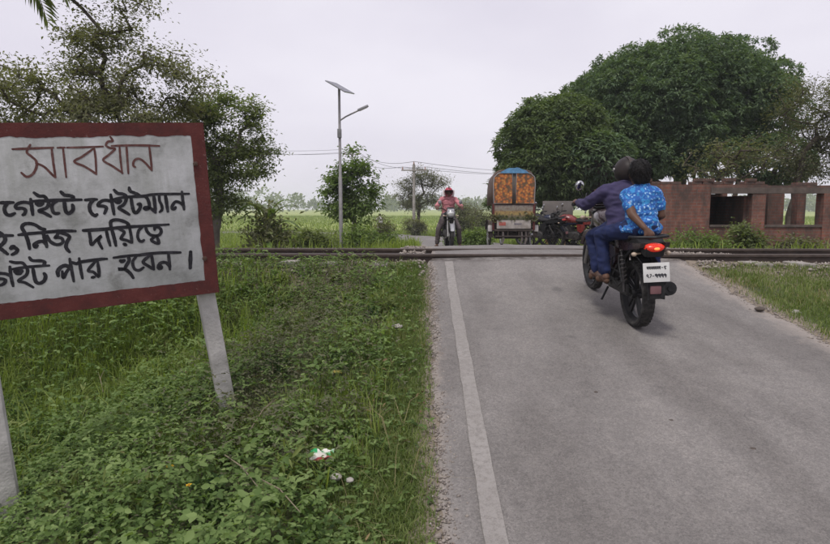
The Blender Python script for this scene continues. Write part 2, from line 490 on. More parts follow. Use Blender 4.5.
nxr, nyr = ty / tl, -tx / tl
rs = np.random.RandomState(3)
cols_ = np.array([-1, -.985, -.96, -.9, -.75, -.5, -.25, 0, .25, .5, .75, .9, .96, .985, 1.0])
jl = (fbm(s_list, s_list * 0 + 3, 2.6, 8) - .5) * .16 + (rs.rand(len(s_list)) - .5) * .035
jr = (fbm(s_list, s_list * 0 + 9, 1.6, 18) - .5) * .28 + (rs.rand(len(s_list)) - .5) * .035
RV = []; RE = []
for c in cols_:
    w = c * 1.72 + np.where(c < 0, -jl, jr) * np.clip((abs(c) - .7) / .3, 0, 1)
    z = tz_ + 0.035 * (1 - c * c) - 0.012 + (fbm(cx_ + w, cy_, 1.1, 31) - .5) * .012
    if abs(c) == 1: z = z - 0.055
    RV.append(np.stack([cx_ + nxr * w, cy_ + nyr * w, z], -1)); RE.append(np.full(len(s_list), max(0, (abs(c) - (.93 if c < 0 else .80)) / (.07 if c < 0 else .20))))
RV = np.stack(RV, 1); nc = len(cols_)
idx = (np.arange(len(s_list) - 1)[:, None] * nc + np.arange(nc - 1)[None, :]).ravel()[:, None]
rme = np_mesh("road", RV.reshape(-1, 3), idx + np.array([[0, 1, nc + 1, nc]]))
a = rme.attributes.new('edge', 'FLOAT', 'POINT'); a.data.foreach_set('value', np.stack(RE, 1).ravel().astype(np.float32))
road = tag(link("road", rme, ASPH), kind='structure')
# worn white edge line: thin paint sheet lying on the road
m, nt, bs = base_mat("worn_line_paint")
co = ncoord(nt)
wear = nramp(nt, nnoise(nt, 26, 8, 0.75, co), [(0.43, 0.0), (0.54, 1.0)])
wear2 = nmix(nt, 1.0, wear, nramp(nt, nnoise(nt, 1.7, 4, 0.6, co), [(0.34, 0.25), (0.62, 0.8)]), 'MULTIPLY')
pc = nmix(nt, nramp(nt, nnoise(nt, 130, 3, 0.7, co), [(0.3, 0.0), (0.7, 1.0)]), (0.15, 0.14, 0.13), (0.27, 0.25, 0.23))
nt.links.new(nmix(nt, wear2, pc, (0.29, 0.274, 0.257)), bs.inputs['Base Color']); bs.inputs['Roughness'].default_value = 0.85
ys = np.arange(-6, 7.98, 0.06)
c0 = (0.255 - 1.78) / 1.72; lv = []
for k, xx in enumerate((0.268, 0.303, 0.338, 0.373)):
    j = (fbm(ys, ys * 0 + k * 7.7, 6, 70 + k) - .5) * (.016 if k in (0, 3) else 0)
    u = (xx - 1.78) / 1.72
    zz = road_z(ys) + 0.035 * (1 - u * u) - 0.012 + (fbm(np.full_like(ys, xx), ys, 1.1, 31) - .5) * .012 + 0.0075
    lv.append(np.stack([xx + j, ys, zz], -1))
lv = np.stack(lv, 1)
idx = (np.arange(len(ys) - 1)[:, None] * 4 + np.arange(3)[None, :]).ravel()[:, None]
link("edge_line", np_mesh("edge_line", lv.reshape(-1, 3), idx + np.array([[0, 1, 5, 4]])), m, road)

# layout aid: a sight line from the photographer's eye, used to work out where things stand at a chosen distance
_p, _y = math.atan((272 - 207.5) / 600), R(0.949)
_fw = Vector((-math.sin(_y) * math.cos(_p), math.cos(_y) * math.cos(_p), -math.sin(_p))); _rt = Vector((math.cos(_y), math.sin(_y), 0)); _up = _rt.cross(_fw)
def ray_dir(px, py): return _fw + _rt * ((px - 415) / 600) - _up * ((py - 272) / 600)
def wpx(px, py, Y):
    d = ray_dir(px, py); return Vector((0, 0, 1.5)) + d * (Y / d.y)

# ------------------------------------------------------------------ railway
RUST = mat("rail_rust", (0.060, 0.044, 0.036), 0.75, 0.3, 0.35, 14, 0.4, 80)
RAILTOP = mat("rail_head", (0.20, 0.17, 0.155), 0.45, 0.8, 0.25, 20)
CONC = mat("weathered_concrete", (0.33, 0.31, 0.285), 0.9, 0, 0.22, 6, 0.5, 40, dirt=0.6, dirtcol=(0.12, 0.10, 0.085))
RAIL_Y = (8.22, 9.32); RAIL_TOP = 0.865
track = empty("railway_track", (0, 8.77, RAIL_TOP - 0.15), label="rusty railway track crossing the road on a stone ballast bed", cat="railway track")
sec = [(-.065, 0), (.065, 0), (.065, .012), (.012, .028), (.010, .105), (.034, .118), (.034, .140), (.026, .15), (-.026, .15), (-.034, .140), (-.034, .118), (-.010, .105), (-.012, .028), (-.065, .012)]
for ry in RAIL_Y:
    b = MB(); b.prism([(y + ry - 8.77, z) for y, z in sec], -60, 60, 'X')
    ro = b.build("rail", RUST, track, smooth=False)
    b = MB(); b.box((0, ry - 8.77, .1515), (120, .05, .004)); b.build("running_surface", RAILTOP, ro, smooth=False)
sb_ = MB(); sb_.rbox((0, 0, 0), (.22, 1.95, .14), .02)
sme = sb_.mesh("sleeper"); sme.materials.append(CONC)
rnd = random.Random(5)
for k in range(-34, 35):
    x = k * 0.62 + rnd.uniform(-.04, .04)
    if -0.1 < x < 3.75: continue
    o = bpy.data.objects.new("sleeper", sme); COL.objects.link(o); o.parent = track
    o.location = (x, rnd.uniform(-.06, .02), -.012 + rnd.uniform(-.02, .012)); o.rotation_euler = (0, 0, rnd.uniform(-.04, .04))
# ballast: stones in their thousands
def stones(name, P, S, m, label, cat, seed=1):
    rs = np.random.RandomState(seed)
    base = np.array([(1, 0, 0), (-1, 0, 0), (0, 1, 0), (0, -1, 0), (0, 0, 1), (0, 0, -1)], float)
    fc = np.array([(0, 2, 4), (2, 1, 4), (1, 3, 4), (3, 0, 4), (2, 0, 5), (1, 2, 5), (3, 1, 5), (0, 3, 5)])
    n = len(P)
    V = base[None] * (0.65 + 0.7 * rs.rand(n, 6, 1)) + (rs.rand(n, 6, 3) - .5) * .7
    a = rs.rand(n) * 6.283; c, s = np.cos(a)[:, None], np.sin(a)[:, None]
    V = np.stack([V[..., 0] * c - V[..., 1] * s, V[..., 0] * s + V[..., 1] * c, V[..., 2] * .7], -1) * S[:, None, None] + P[:, None]
    F = (np.arange(n)[:, None, None] * 6 + fc[None]).reshape(-1, 3)
    me = np_mesh(name, V.reshape(-1, 3), F, np.repeat(rs.rand(n), 6))
    o = link(name, me, m, smooth=False); return tag(o, label, cat, kind='stuff')
m, nt, bs = base_mat("stone_mix")
c = nramp(nt, nattr(nt, 'tint'), [(0.0, (0.12, 0.10, 0.09)), (0.4, (0.215, 0.18, 0.15)), (0.8, (0.31, 0.265, 0.225)), (1.0, (0.42, 0.385, 0.34))])
nt.links.new(nmix(nt, 0.4, c, nramp(nt, nnoise(nt, 40, 5, 0.7, ncoord(nt)), [(0.3, (0.08, 0.07, 0.06)), (0.7, (0.4, 0.36, 0.33))])), bs.inputs['Base Color']); bs.inputs['Roughness'].default_value = 0.95
STONE = m
rs = np.random.RandomState(11)
n = 26000
bx = np.where(rs.rand(n) < .5, rs.uniform(-9, 0.0, n), rs.uniform(3.6, 9.5, n)); by = rs.uniform(7.25, 10.7, n)
k = (np.abs(by - RAIL_Y[0]) > .05) & (np.abs(by - RAIL_Y[1]) > .05) & (rs.rand(n) < np.clip((by - 7.2) / .5, 0, 1))
k &= ~((bx > 3.6) & (by < 7.75) & (rs.rand(n) < np.where(bx < 4.9, .97, .6)))
bx, by = bx[k], by[k]; bz = height(bx, by) + rs.uniform(-.01, .03, len(bx))
stones("ballast", np.stack([bx, by, bz], -1), rs.uniform(.014, .034, len(bx)), STONE, "grey brown crushed stone ballast under the rails", "ballast", 2)
# loose chippings along the broken road edges
n = 6000
ey = rs.uniform(1.5, 8.0, n); sd = rs.rand(n) < .62
ex_ = np.where(sd, 0.05 + rs.normal(0, .06, n), 3.52 + rs.normal(0, .10, n))
ez_ = np.maximum(height(ex_, ey), np.where((ex_ > .06) & (ex_ < 3.5), road_z(ey) - .01, -9)) + .002
stones("gravel", np.stack([ex_, ey, ez_], -1), rs.uniform(.003, .011, n) * np.where(rs.rand(n) < .04, 2.2, 1), STONE, "loose gravel along the crumbling road edges", "gravel", 4)

# ------------------------------------------------------------------ warning sign board
BRp = Vector((-1.4625, 4.2, 0.9030)); EX = Vector((0.86851563, 0.49132654, 0.06541277)).normalized(); EZ = Vector((-0.03165552, -0.07671841, 0.99655016)).normalized()
EN = EX.cross(EZ)          # out of the painted face, towards the road user
EN.normalize()
sign = empty("warning_sign_board", label="white painted warning board with red border and Bengali lettering on two posts", cat="sign board")
sign.matrix_world = Matrix(((EX.x, -EN.x, EZ.x, BRp.x), (EX.y, -EN.y, EZ.y, BRp.y), (EX.z, -EN.z, EZ.z, BRp.z), (0, 0, 0, 1)))
# local: x right along the board, y into the board, z up
SW, SH = 1.62, 1.168
m, nt, bs = base_mat("sign_whitewash")
co = ncoord(nt)
c = nramp(nt, nnoise(nt, 2.6, 8, 0.65, co), [(0.36, (0.28, 0.285, 0.275)), (0.5, (0.45, 0.455, 0.455)), (0.64, (0.56, 0.565, 0.575))])
st = nmix(nt, 1.0, nramp(nt, nnoise(nt, 1.0, 7, 0.7, ncoord(nt, scale=(7, 1, 0.9))), [(0.42, 0.0), (0.66, 0.7)]), nramp(nt, nnoise(nt, 1.3, 3, 0.5, co), [(0.4, 0.2), (0.6, 1.0)]), 'MULTIPLY')
c = nmix(nt, st, c, (0.24, 0.25, 0.215))
blot = nramp(nt, nnoise(nt, 4.2, 9, 0.75, co), [(0.56, 0.0), (0.68, 0.75)])
c = nmix(nt, blot, c, (0.20, 0.20, 0.185))
fl = nramp(nt, nnoise(nt, 45, 6, 0.8, co), [(0.66, 0.0), (0.72, 0.7)])
c = nmix(nt, fl, c, (0.30, 0.28, 0.25))
nt.links.new(c, bs.inputs['Base Color']); bs.inputs['Roughness'].default_value = 0.85
bump(nt, bs, nnoise(nt, 35, 8, 0.75, co), 0.35, 0.01)
WHITEW = m
b = MB(); b.rbox((-SW / 2, .03, SH / 2), (SW, .06, SH), .008); b.build("board", WHITEW, sign)
m, nt, bs = base_mat("sign_red_paint")
co = ncoord(nt)
c = nramp(nt, nnoise(nt, 5, 7, .7, co), [(.3, (.062, .020, .019)), (.55, (.115, .030, .027)), (.75, (.15, .048, .042))])
c = nmix(nt, nramp(nt, nnoise(nt, 38, 6, .8, co), [(.62, 0.0), (.69, .8)]), c, (.30, .24, .22))
c = nmix(nt, nramp(nt, nnoise(nt, 9, 8, .75, co), [(.58, 0.0), (.70, .7)]), c, (.045, .028, .026))
nt.links.new(c, bs.inputs['Base Color']); bs.inputs['Roughness'].default_value = .8; bs.inputs['Specular IOR Level'].default_value = .25
bump(nt, bs, nnoise(nt, 60, 6, .7, co), .4, .01)
REDP = m
def ragged_strip(p0, p1, inward, w, seed, jit):
    """painted border strip with a brushed, uneven inner edge"""
    p0, p1, inw = Vector(p0), Vector(p1), Vector(inward); nseg = int((p1 - p0).length / .008)
    vs = []; fs = []
    for i in range(nseg + 1):
        t = i / nseg; q = p0.lerp(p1, t)
        ww = w + jit * (fbm(np.array([t * (p1 - p0).length]), np.array([seed * 1.7]), 14, seed)[0] - .5) * 2
        vs += [q, q + inw * ww]
    for i in range(nseg): fs.append((2 * i, 2 * i + 1, 2 * i + 3, 2 * i + 2))
    return vs, fs
for k, (p0, p1, inw, w, j) in enumerate([((-SW, -.0015, SH), (0, -.0015, SH), (0, 0, -1), .083, .014), ((0, -.0018, SH), (0, -.0018, 0), (-1, 0, 0), .088, .007),
                                       ((-SW, -.0015, 0), (0, -.0015, 0), (0, 0, 1), .098, .007), ((-SW, -.0018, SH), (-SW, -.0018, 0), (1, 0, 0), .088, .008)]):
    vs, fs = ragged_strip(p0, p1, inw, w, 21 + k, j)
    b = MB(); b.add(vs, fs); b.build("border", REDP, sign)
# edges of the slab carry the same red paint
b = MB(); b.box((-SW / 2, .03, SH + .0012), (SW, .056, .002)); b.box((.0012, .03, SH / 2), (.002, .056, SH)); b.box((-SW / 2, .03, -.0012), (SW, .056, .002)); b.build("painted_edge", REDP, sign)
POSTM = mat("post_concrete", (0.52, 0.50, 0.48), 0.9, 0, 0.25, 5, 0.5, 45, dirt=0.5, dirtcol=(0.20, 0.19, 0.175))
for u, l in ((-.075, 1.25), (-1.425, 1.75)):
    b = MB(); b.rbox((u, .125, (SH - .1 - l) / 2), (.118, .11, SH - .1 + l), .012)
    po = b.build("post", POSTM, sign)
    if u > -.5:
        sh_ = Matrix(((1, 0, -.085, .0), (0, 1, 0, 0), (0, 0, 1, 0), (0, 0, 0, 1))); po.data.transform(sh_)      # this post leans more than its neighbour
    for zz in (.25, .9):
        b = MB(); b.lathe([(.001, -.012), (.014, -.010), (.016, 0)], (u, -.0015, zz), 'Y', 10)
        b.build("bolt", mat("bolt_rust", (0.10, 0.06, 0.045), 0.7, 0.5), sign)
# lettering traced on the board, millimetres left of and above its lower right corner
TITLE = [
 (0, [(-1100,1017),(-1015,1019),(-892,1022)]),
 (0, [(-1008,1041),(-1031,999),(-1010,972),(-990,944),(-994,906),(-1018,867),(-1050,853),(-1074,878)]),
 (0, [(-992,932),(-953,909),(-920,865),(-903,843)]),
 (0, [(-900,1022),(-902,934),(-901,843)]),
 (0, [(-840,1021),(-842,923),(-844,841)]),
 (0, [(-869,1021),(-830,1022)]),
 (0, [(-818,1021),(-735,1021),(-620,1024)]),
 (0, [(-679,1009),(-741,965),(-789,935),(-740,906),(-703,878),(-677,854)]),
 (0, [(-670,1020),(-670,945),(-677,854)]),
 (0, [(-572,1084),(-561,1057),(-588,1053),(-602,1030),(-580,1014),(-553,1008),(-593,971),(-628,939),(-580,901),(-526,855)]),
 (0, [(-526,1022),(-529,941),(-529,853)]),
 (0, [(-485,1031),(-489,940),(-493,851)]),
 (0, [(-570,1027),(-429,1028),(-289,1022)]),
 (0, [(-351,1021),(-350,946),(-351,865)]),
 (0, [(-351,865),(-388,918),(-421,943),(-450,930),(-459,902),(-448,890)]),
]
LINE_A = [
 (1, [(-1204,706),(-1174,705),(-1138,704)]),
 (1, [(-1164,702),(-1181,684),(-1187,662),(-1181,637),(-1162,629),(-1139,639)]),
 (1, [(-1046,687),(-1063,698),(-1089,702),(-1116,695),(-1129,680),(-1124,667),(-1098,667),(-1082,655),(-1088,635),(-1099,626)]),
 (1, [(-1047,719),(-1047,679),(-1048,624)]),
 (1, [(-1040,705),(-978,704),(-894,704)]),
 (1, [(-1024,756),(-1002,735),(-975,731),(-962,708),(-957,687),(-972,661),(-1013,645),(-988,631),(-956,606)]),
 (1.5, [(-1019,689),(-1006,683),(-990,689)]),
 (1, [(-903,702),(-928,690),(-942,668),(-940,636),(-928,623),(-910,624)]),
 (1, [(-953,706),(-883,703),(-779,699)]),
 (1, [(-883,754),(-867,734),(-840,728),(-821,718),(-831,704)]),
 (1, [(-872,698),(-873,668),(-871,632),(-857,619),(-835,634),(-829,656),(-831,670)]),
 (1, [(-757,696),(-726,697),(-693,696)]),
 (1, [(-708,695),(-729,675),(-739,650),(-735,618),(-717,595),(-702,601)]),
 (1, [(-611,676),(-631,686),(-660,686),(-685,669),(-687,655),(-660,651),(-644,639),(-659,604)]),
 (1, [(-610,721),(-608,664),(-605,596)]),
 (1, [(-596,691),(-522,701),(-410,698)]),
 (1, [(-587,750),(-569,728),(-541,722),(-523,709),(-527,678),(-545,651),(-573,634),(-545,611),(-517,588)]),
 (1.5, [(-587,680),(-575,672),(-559,678)]),
 (1, [(-498,760),(-494,738),(-467,723),(-442,709)]),
 (1, [(-494,695),(-493,648),(-487,606),(-472,596),(-450,621),(-444,649),(-458,650)]),
 (1, [(-499,703),(-411,703),(-343,709),(-136,701)]),
 (1, [(-411,703),(-396,680),(-390,646),(-395,620),(-414,614),(-422,621),(-412,628),(-384,619),(-360,591)]),
 (1, [(-357,704),(-356,649),(-358,590)]),
 (1, [(-323,705),(-325,666),(-315,636),(-315,607),(-331,591)]),
 (1, [(-285,703),(-283,654),(-281,592)]),
 (1, [(-179,717),(-179,652),(-177,598)]),
 (1, [(-175,617),(-198,644),(-225,653),(-246,632),(-253,610),(-239,604),(-229,616)]),
]
LINE_B = [
 (1.3, [(-1277,511),(-1229,514),(-1221,522)]),
 (1, [(-1229,511),(-1167,507)]),
 (1, [(-1237,534),(-1221,522),(-1207,496),(-1212,474),(-1234,452),(-1250,442),(-1233,429),(-1207,398)]),
 (1.4, [(-1184,431),(-1174,437),(-1166,432)]),
 (1, [(-1167,434),(-1154,419),(-1164,402),(-1184,392)]),
 (1, [(-1135,508),(-1080,511),(-918,511)]),
 (1, [(-996,531),(-1015,536),(-1043,561),(-1072,572),(-1099,570),(-1113,551),(-1102,514),(-1093,468),(-1091,418)]),
 (1, [(-1007,510),(-1004,469),(-1000,422)]),
 (1, [(-999,431),(-1013,456),(-1040,456),(-1062,442),(-1060,426),(-1049,434)]),
 (1, [(-989,490),(-978,457),(-953,434),(-928,427)]),
 (1, [(-1024,512),(-965,513),(-906,513),(-835,506)]),
 (1, [(-988,490),(-980,457),(-959,435),(-932,430),(-911,442),(-912,465),(-931,474),(-949,473),(-933,492),(-933,508)]),
 (1, [(-927,505),(-893,493),(-871,473),(-889,440),(-897,408),(-882,378)]),
 (1, [(-790,505),(-749,504),(-696,503)]),
 (1, [(-790,507),(-684,504),(-573,507),(-460,507)]),
 (1, [(-759,503),(-757,456),(-756,411),(-726,437),(-695,462),(-713,433),(-698,381)]),
 (1, [(-661,500),(-658,452),(-650,396)]),
 (1, [(-525,508),(-535,533),(-568,552),(-601,559),(-626,552),(-632,531),(-627,487),(-621,439),(-617,393)]),
 (1, [(-591,501),(-559,477),(-575,449),(-581,433),(-548,420),(-523,403)]),
 (1, [(-525,510),(-521,459),(-520,403)]),
 (1.3, [(-567,398),(-559,392)]),
 (1, [(-579,510),(-448,506),(-285,504)]),
 (1, [(-444,501),(-471,479),(-482,441),(-474,411),(-459,405),(-447,413)]),
 (1, [(-427,497),(-423,473),(-405,446),(-370,434),(-344,444),(-335,468),(-346,488),(-369,493),(-375,476)]),
 (1, [(-372,434),(-402,408),(-359,383),(-366,431)]),
]
LINE_C = [
 (1, [(-1214,264),(-1227,277),(-1259,285),(-1282,279),(-1295,265),(-1286,252),(-1256,251),(-1238,239),(-1249,220),(-1269,212)]),
 (1, [(-1205,320),(-1207,261),(-1204,200)]),
 (1, [(-1196,303),(-1105,308),(-1003,304)]),
 (1, [(-1199,351),(-1174,341),(-1140,336),(-1126,315),(-1118,287),(-1131,256),(-1173,228),(-1141,213),(-1103,179)]),
 (1.9, [(-1179,287),(-1167,279),(-1152,286)]),
 (1, [(-1098,365),(-1085,345),(-1040,338),(-1022,327),(-1031,311)]),
 (1, [(-1089,299),(-1088,246),(-1083,211),(-1065,199),(-1040,212),(-1029,239),(-1034,258)]),
 (1.2, [(-961,234),(-960,262),(-941,286),(-914,294),(-891,280)]),
 (1, [(-936,259),(-935,217),(-914,252),(-896,274)]),
 (1, [(-886,334),(-884,268),(-881,189)]),
 (1, [(-875,311),(-852,299),(-822,308),(-689,313)]),
 (1, [(-834,331),(-834,262),(-831,202)]),
 (1, [(-743,304),(-792,250),(-764,234),(-736,204),(-733,303)]),
 (1.2, [(-776,201),(-764,202)]),
 (1, [(-803,312),(-736,314),(-679,312)]),
 (1, [(-638,315),(-546,318),(-450,316)]),
 (1.4, [(-600,290),(-592,286),(-580,290)]),
 (1, [(-553,314),(-550,287),(-571,255),(-586,234),(-621,238),(-582,231),(-554,203),(-538,169)]),
 (1, [(-503,311),(-526,284),(-531,255),(-521,224),(-495,216),(-469,231)]),
 (1, [(-511,315),(-376,319),(-230,308)]),
 (1, [(-423,306),(-467,269),(-439,238),(-407,211)]),
 (1, [(-411,307),(-409,262),(-407,211)]),
 (1, [(-305,311),(-306,255),(-307,200)]),
 (1, [(-305,215),(-327,248),(-360,249),(-378,228),(-375,213),(-359,216),(-362,231)]),
 (1.3, [(-163,304),(-176,195)]),
]

def catmull(pts, k=6):
    P = [Vector((p[0], p[1])) for p in pts]
    if len(P) < 3: return [P[0].lerp(P[-1], i / k) for i in range(k + 1)]
    out = []
    for i in range(len(P) - 1):
        p0 = P[max(0, i - 1)]; p1 = P[i]; p2 = P[i + 1]; p3 = P[min(len(P) - 1, i + 2)]
        for j in range(k):
            t = j / k
            out.append(0.5 * ((2 * p1) + (p2 - p0) * t + (2 * p0 - 5 * p1 + 4 * p2 - p3) * t * t + (3 * p1 - p0 - 3 * p2 + p3) * t ** 3))
    out.append(P[-1]); return out
def brush(strokes, width, y0, unit_=0.001, seed=1, taper=0.25, dy=0.00004):
    """brush-painted strokes as flat ribbons lying on the board"""
    rnd = random.Random(seed); b = MB()
    for si, (w, pts) in enumerate(strokes):
        P = catmull(pts); n = len(P); hw = width * (w if w > 0 else 1) * rnd.uniform(.92, 1.1) / 2; y = y0 - dy * si
        vs = []; fs = []
        for i, p in enumerate(P):
            d = (P[min(n - 1, i + 1)] - P[max(0, i - 1)])
            d = d.normalized() if d.length > 1e-6 else Vector((1, 0))
            nrm = Vector((-d.y, d.x)); e = min(i, n - 1 - i) / 3.0
            k = hw * (1 - taper * max(0, 1 - e)) * rnd.uniform(.93, 1.07)
            a = p * unit_ + nrm * k; c = p * unit_ - nrm * k
            vs += [(a.x, y, a.y), (c.x, y, c.y)]
        for i in range(n - 1): fs.append((2 * i, 2 * i + 1, 2 * i + 3, 2 * i + 2))
        # round ends
        for p in (P[0], P[-1]):
            bb = len(vs); m_ = 10
            for j in range(m_): vs.append((p.x * unit_ + hw * .82 * math.cos(6.283 * j / m_), y - dy * .4, p.y * unit_ + hw * .82 * math.sin(6.283 * j / m_)))
            fs.append(tuple(range(bb, bb + m_)))
        b.add(vs, fs)
    return b
INK = mat("black_sign_paint", (0.022, 0.021, 0.026), 0.7, 0, 0.5, 24, .3, 80, dirt=.35, dirtcol=(.11, .11, .115))
REDINK = mat("faded_red_lettering", (0.115, 0.048, 0.043), 0.8, 0, 0.35, 30, dirt=0.45, dirtcol=(0.33, 0.24, 0.22))
tag(brush(TITLE, .0135, -.0012, seed=2).build("lettering", REDINK, sign, smooth=False), "faded red painted heading in Bengali")
for k, L_ in enumerate((LINE_A, LINE_B, LINE_C)):
    brush(L_, .0205, -.0012, seed=5 + k).build("lettering", INK, sign, smooth=False)

# ------------------------------------------------------------------ solar street lamp
GALV = mat("galvanised_steel", (0.30, 0.29, 0.285), 0.55, 0.6, 0.2, 10, dirt=0.3)
lx, ly = -2.38, 17.0; lz = gz(lx, ly)
lamp = empty("street_lamp", (lx, ly, lz), label="solar street lamp with tilted panel on a tall grey pole", cat="street lamp")
LH = 4.62 - lz
b = MB(); b.tube([(0, 0, -.3), (0, 0, 2.2), (0, 0, 2.22), (0, 0, LH)], [.055, .052, .042, .034], 12); b.build("pole", GALV, lamp)
b = MB(); b.rbox((.0, -.05, 3.4), (.11, .1, .24), .01); b.build("control_box", mat("box_grey", (0.2, .2, .2), .6), lamp)
b = MB(); b.tube([(0, 0, 3.75), (.18, -.02, 3.86), (.55, -.04, 4.03)], .022, 8); b.build("arm", GALV, lamp)
b = MB(); b.rbox((.66, -.04, 4.09), (.32, .14, .055), .015, (0, R(-24), 0)); hd = b.build("lamp_head", mat("lamp_alu", (0.32, .32, .33), .5, .5), lamp)
b = MB(); b.box((.675, -.04, 4.06), (.24, .10, .012), (0, R(-24), 0)); b.build("diffuser", mat("lamp_lens", (0.6, .6, .58), .25), hd)
Rm = Euler((R(8), R(30), R(-6))).to_matrix()
b = MB(); b.box((0, 0, LH + .06), (.06, .06, .22)); b.build("bracket", GALV, lamp)
pz = LH + .18
b = MB(); b.rbox((.03, 0, pz), (.62, .92, .03), .006, Rm); pn = b.build("solar_panel", mat("panel_frame", (0.35, .35, .36), .4, .7), lamp)
b = MB()
for i in range(4):
    for j in range(6):
        c = Vector((.03, 0, pz)) + Rm @ Vector((-.216 + i * .144, -.36 + j * .144, .0165)); b.box(c, (.136, .136, .003), Rm)
b.build("cells", mat("solar_cell", (0.02, .025, .05), .2, .2), pn)

# ------------------------------------------------------------------ electricity poles and wires
def power_pole(px_x, Y, ztop, label):
    X = (px_x - 425) / 600 * Y; z0 = gz(X, Y)
    e = empty("utility_pole", (X, Y, z0), label=label, cat="utility pole", group="electricity poles beyond the crossing")
    b = MB(); b.tube([(0, 0, -.5), (0, 0, ztop - z0)], [.13, .10], 10); b.build("pole", CONC, e)
    b = MB(); b.box((0, -.1, ztop - z0 - .45), (1.9, .1, .1)); b.build("crossarm", CONC, e)
    for s in (-.85, 0, .85):
        b = MB(); b.lathe([(.001, 0), (.05, 0), (.06, .06), (.03, .1), (.05, .16), (.001, .2)], (s, -.1, (ztop - z0 - .4) if s else (ztop - z0)), 'Z', 8); b.build("insulator", mat("porcelain", (.35, .2, .15), .3), e)
    return [Vector((X + s, Y - .1, ztop - .2 if s else ztop + .2)) for s in (-.85, 0, .85)]
pA = power_pole(120, 55, 7.8, "utility pole hidden behind the tree at the sign board")
pB = power_pole(353, 72, 8.2, "utility pole standing behind the young tree by the lamp")
pC = power_pole(414, 46, 4.75, "grey utility pole rising from the bare tree left of the rickshaw")
pD = power_pole(566, 100, 8.0, "utility pole standing behind the mango trees")
WIRE = mat("wire_dark", (0.05, .05, .055), .6)
names_ = ("left", "middle", "right")
spanname = {0: "between the left tree and the young tree", 1: "between the young tree and the bare tree", 2: "over the parked rickshaw"}
for si, (p, q) in enumerate(((pA, pB), (pB, pC), (pC, pD))):
    for k in range(3):
        pts = []
        for i in range(17):
            t = i / 16; v = p[k].lerp(q[k], t); v.z -= 1.3 * 4 * t * (1 - t) * .55; pts.append(v)
        b = MB(); b.tube(pts, .016, 5)
        tag(b.build("power_line", WIRE), "%s of the thin dark power lines %s" % (names_[k], spanname[si]), "power line", "power lines across the sky")

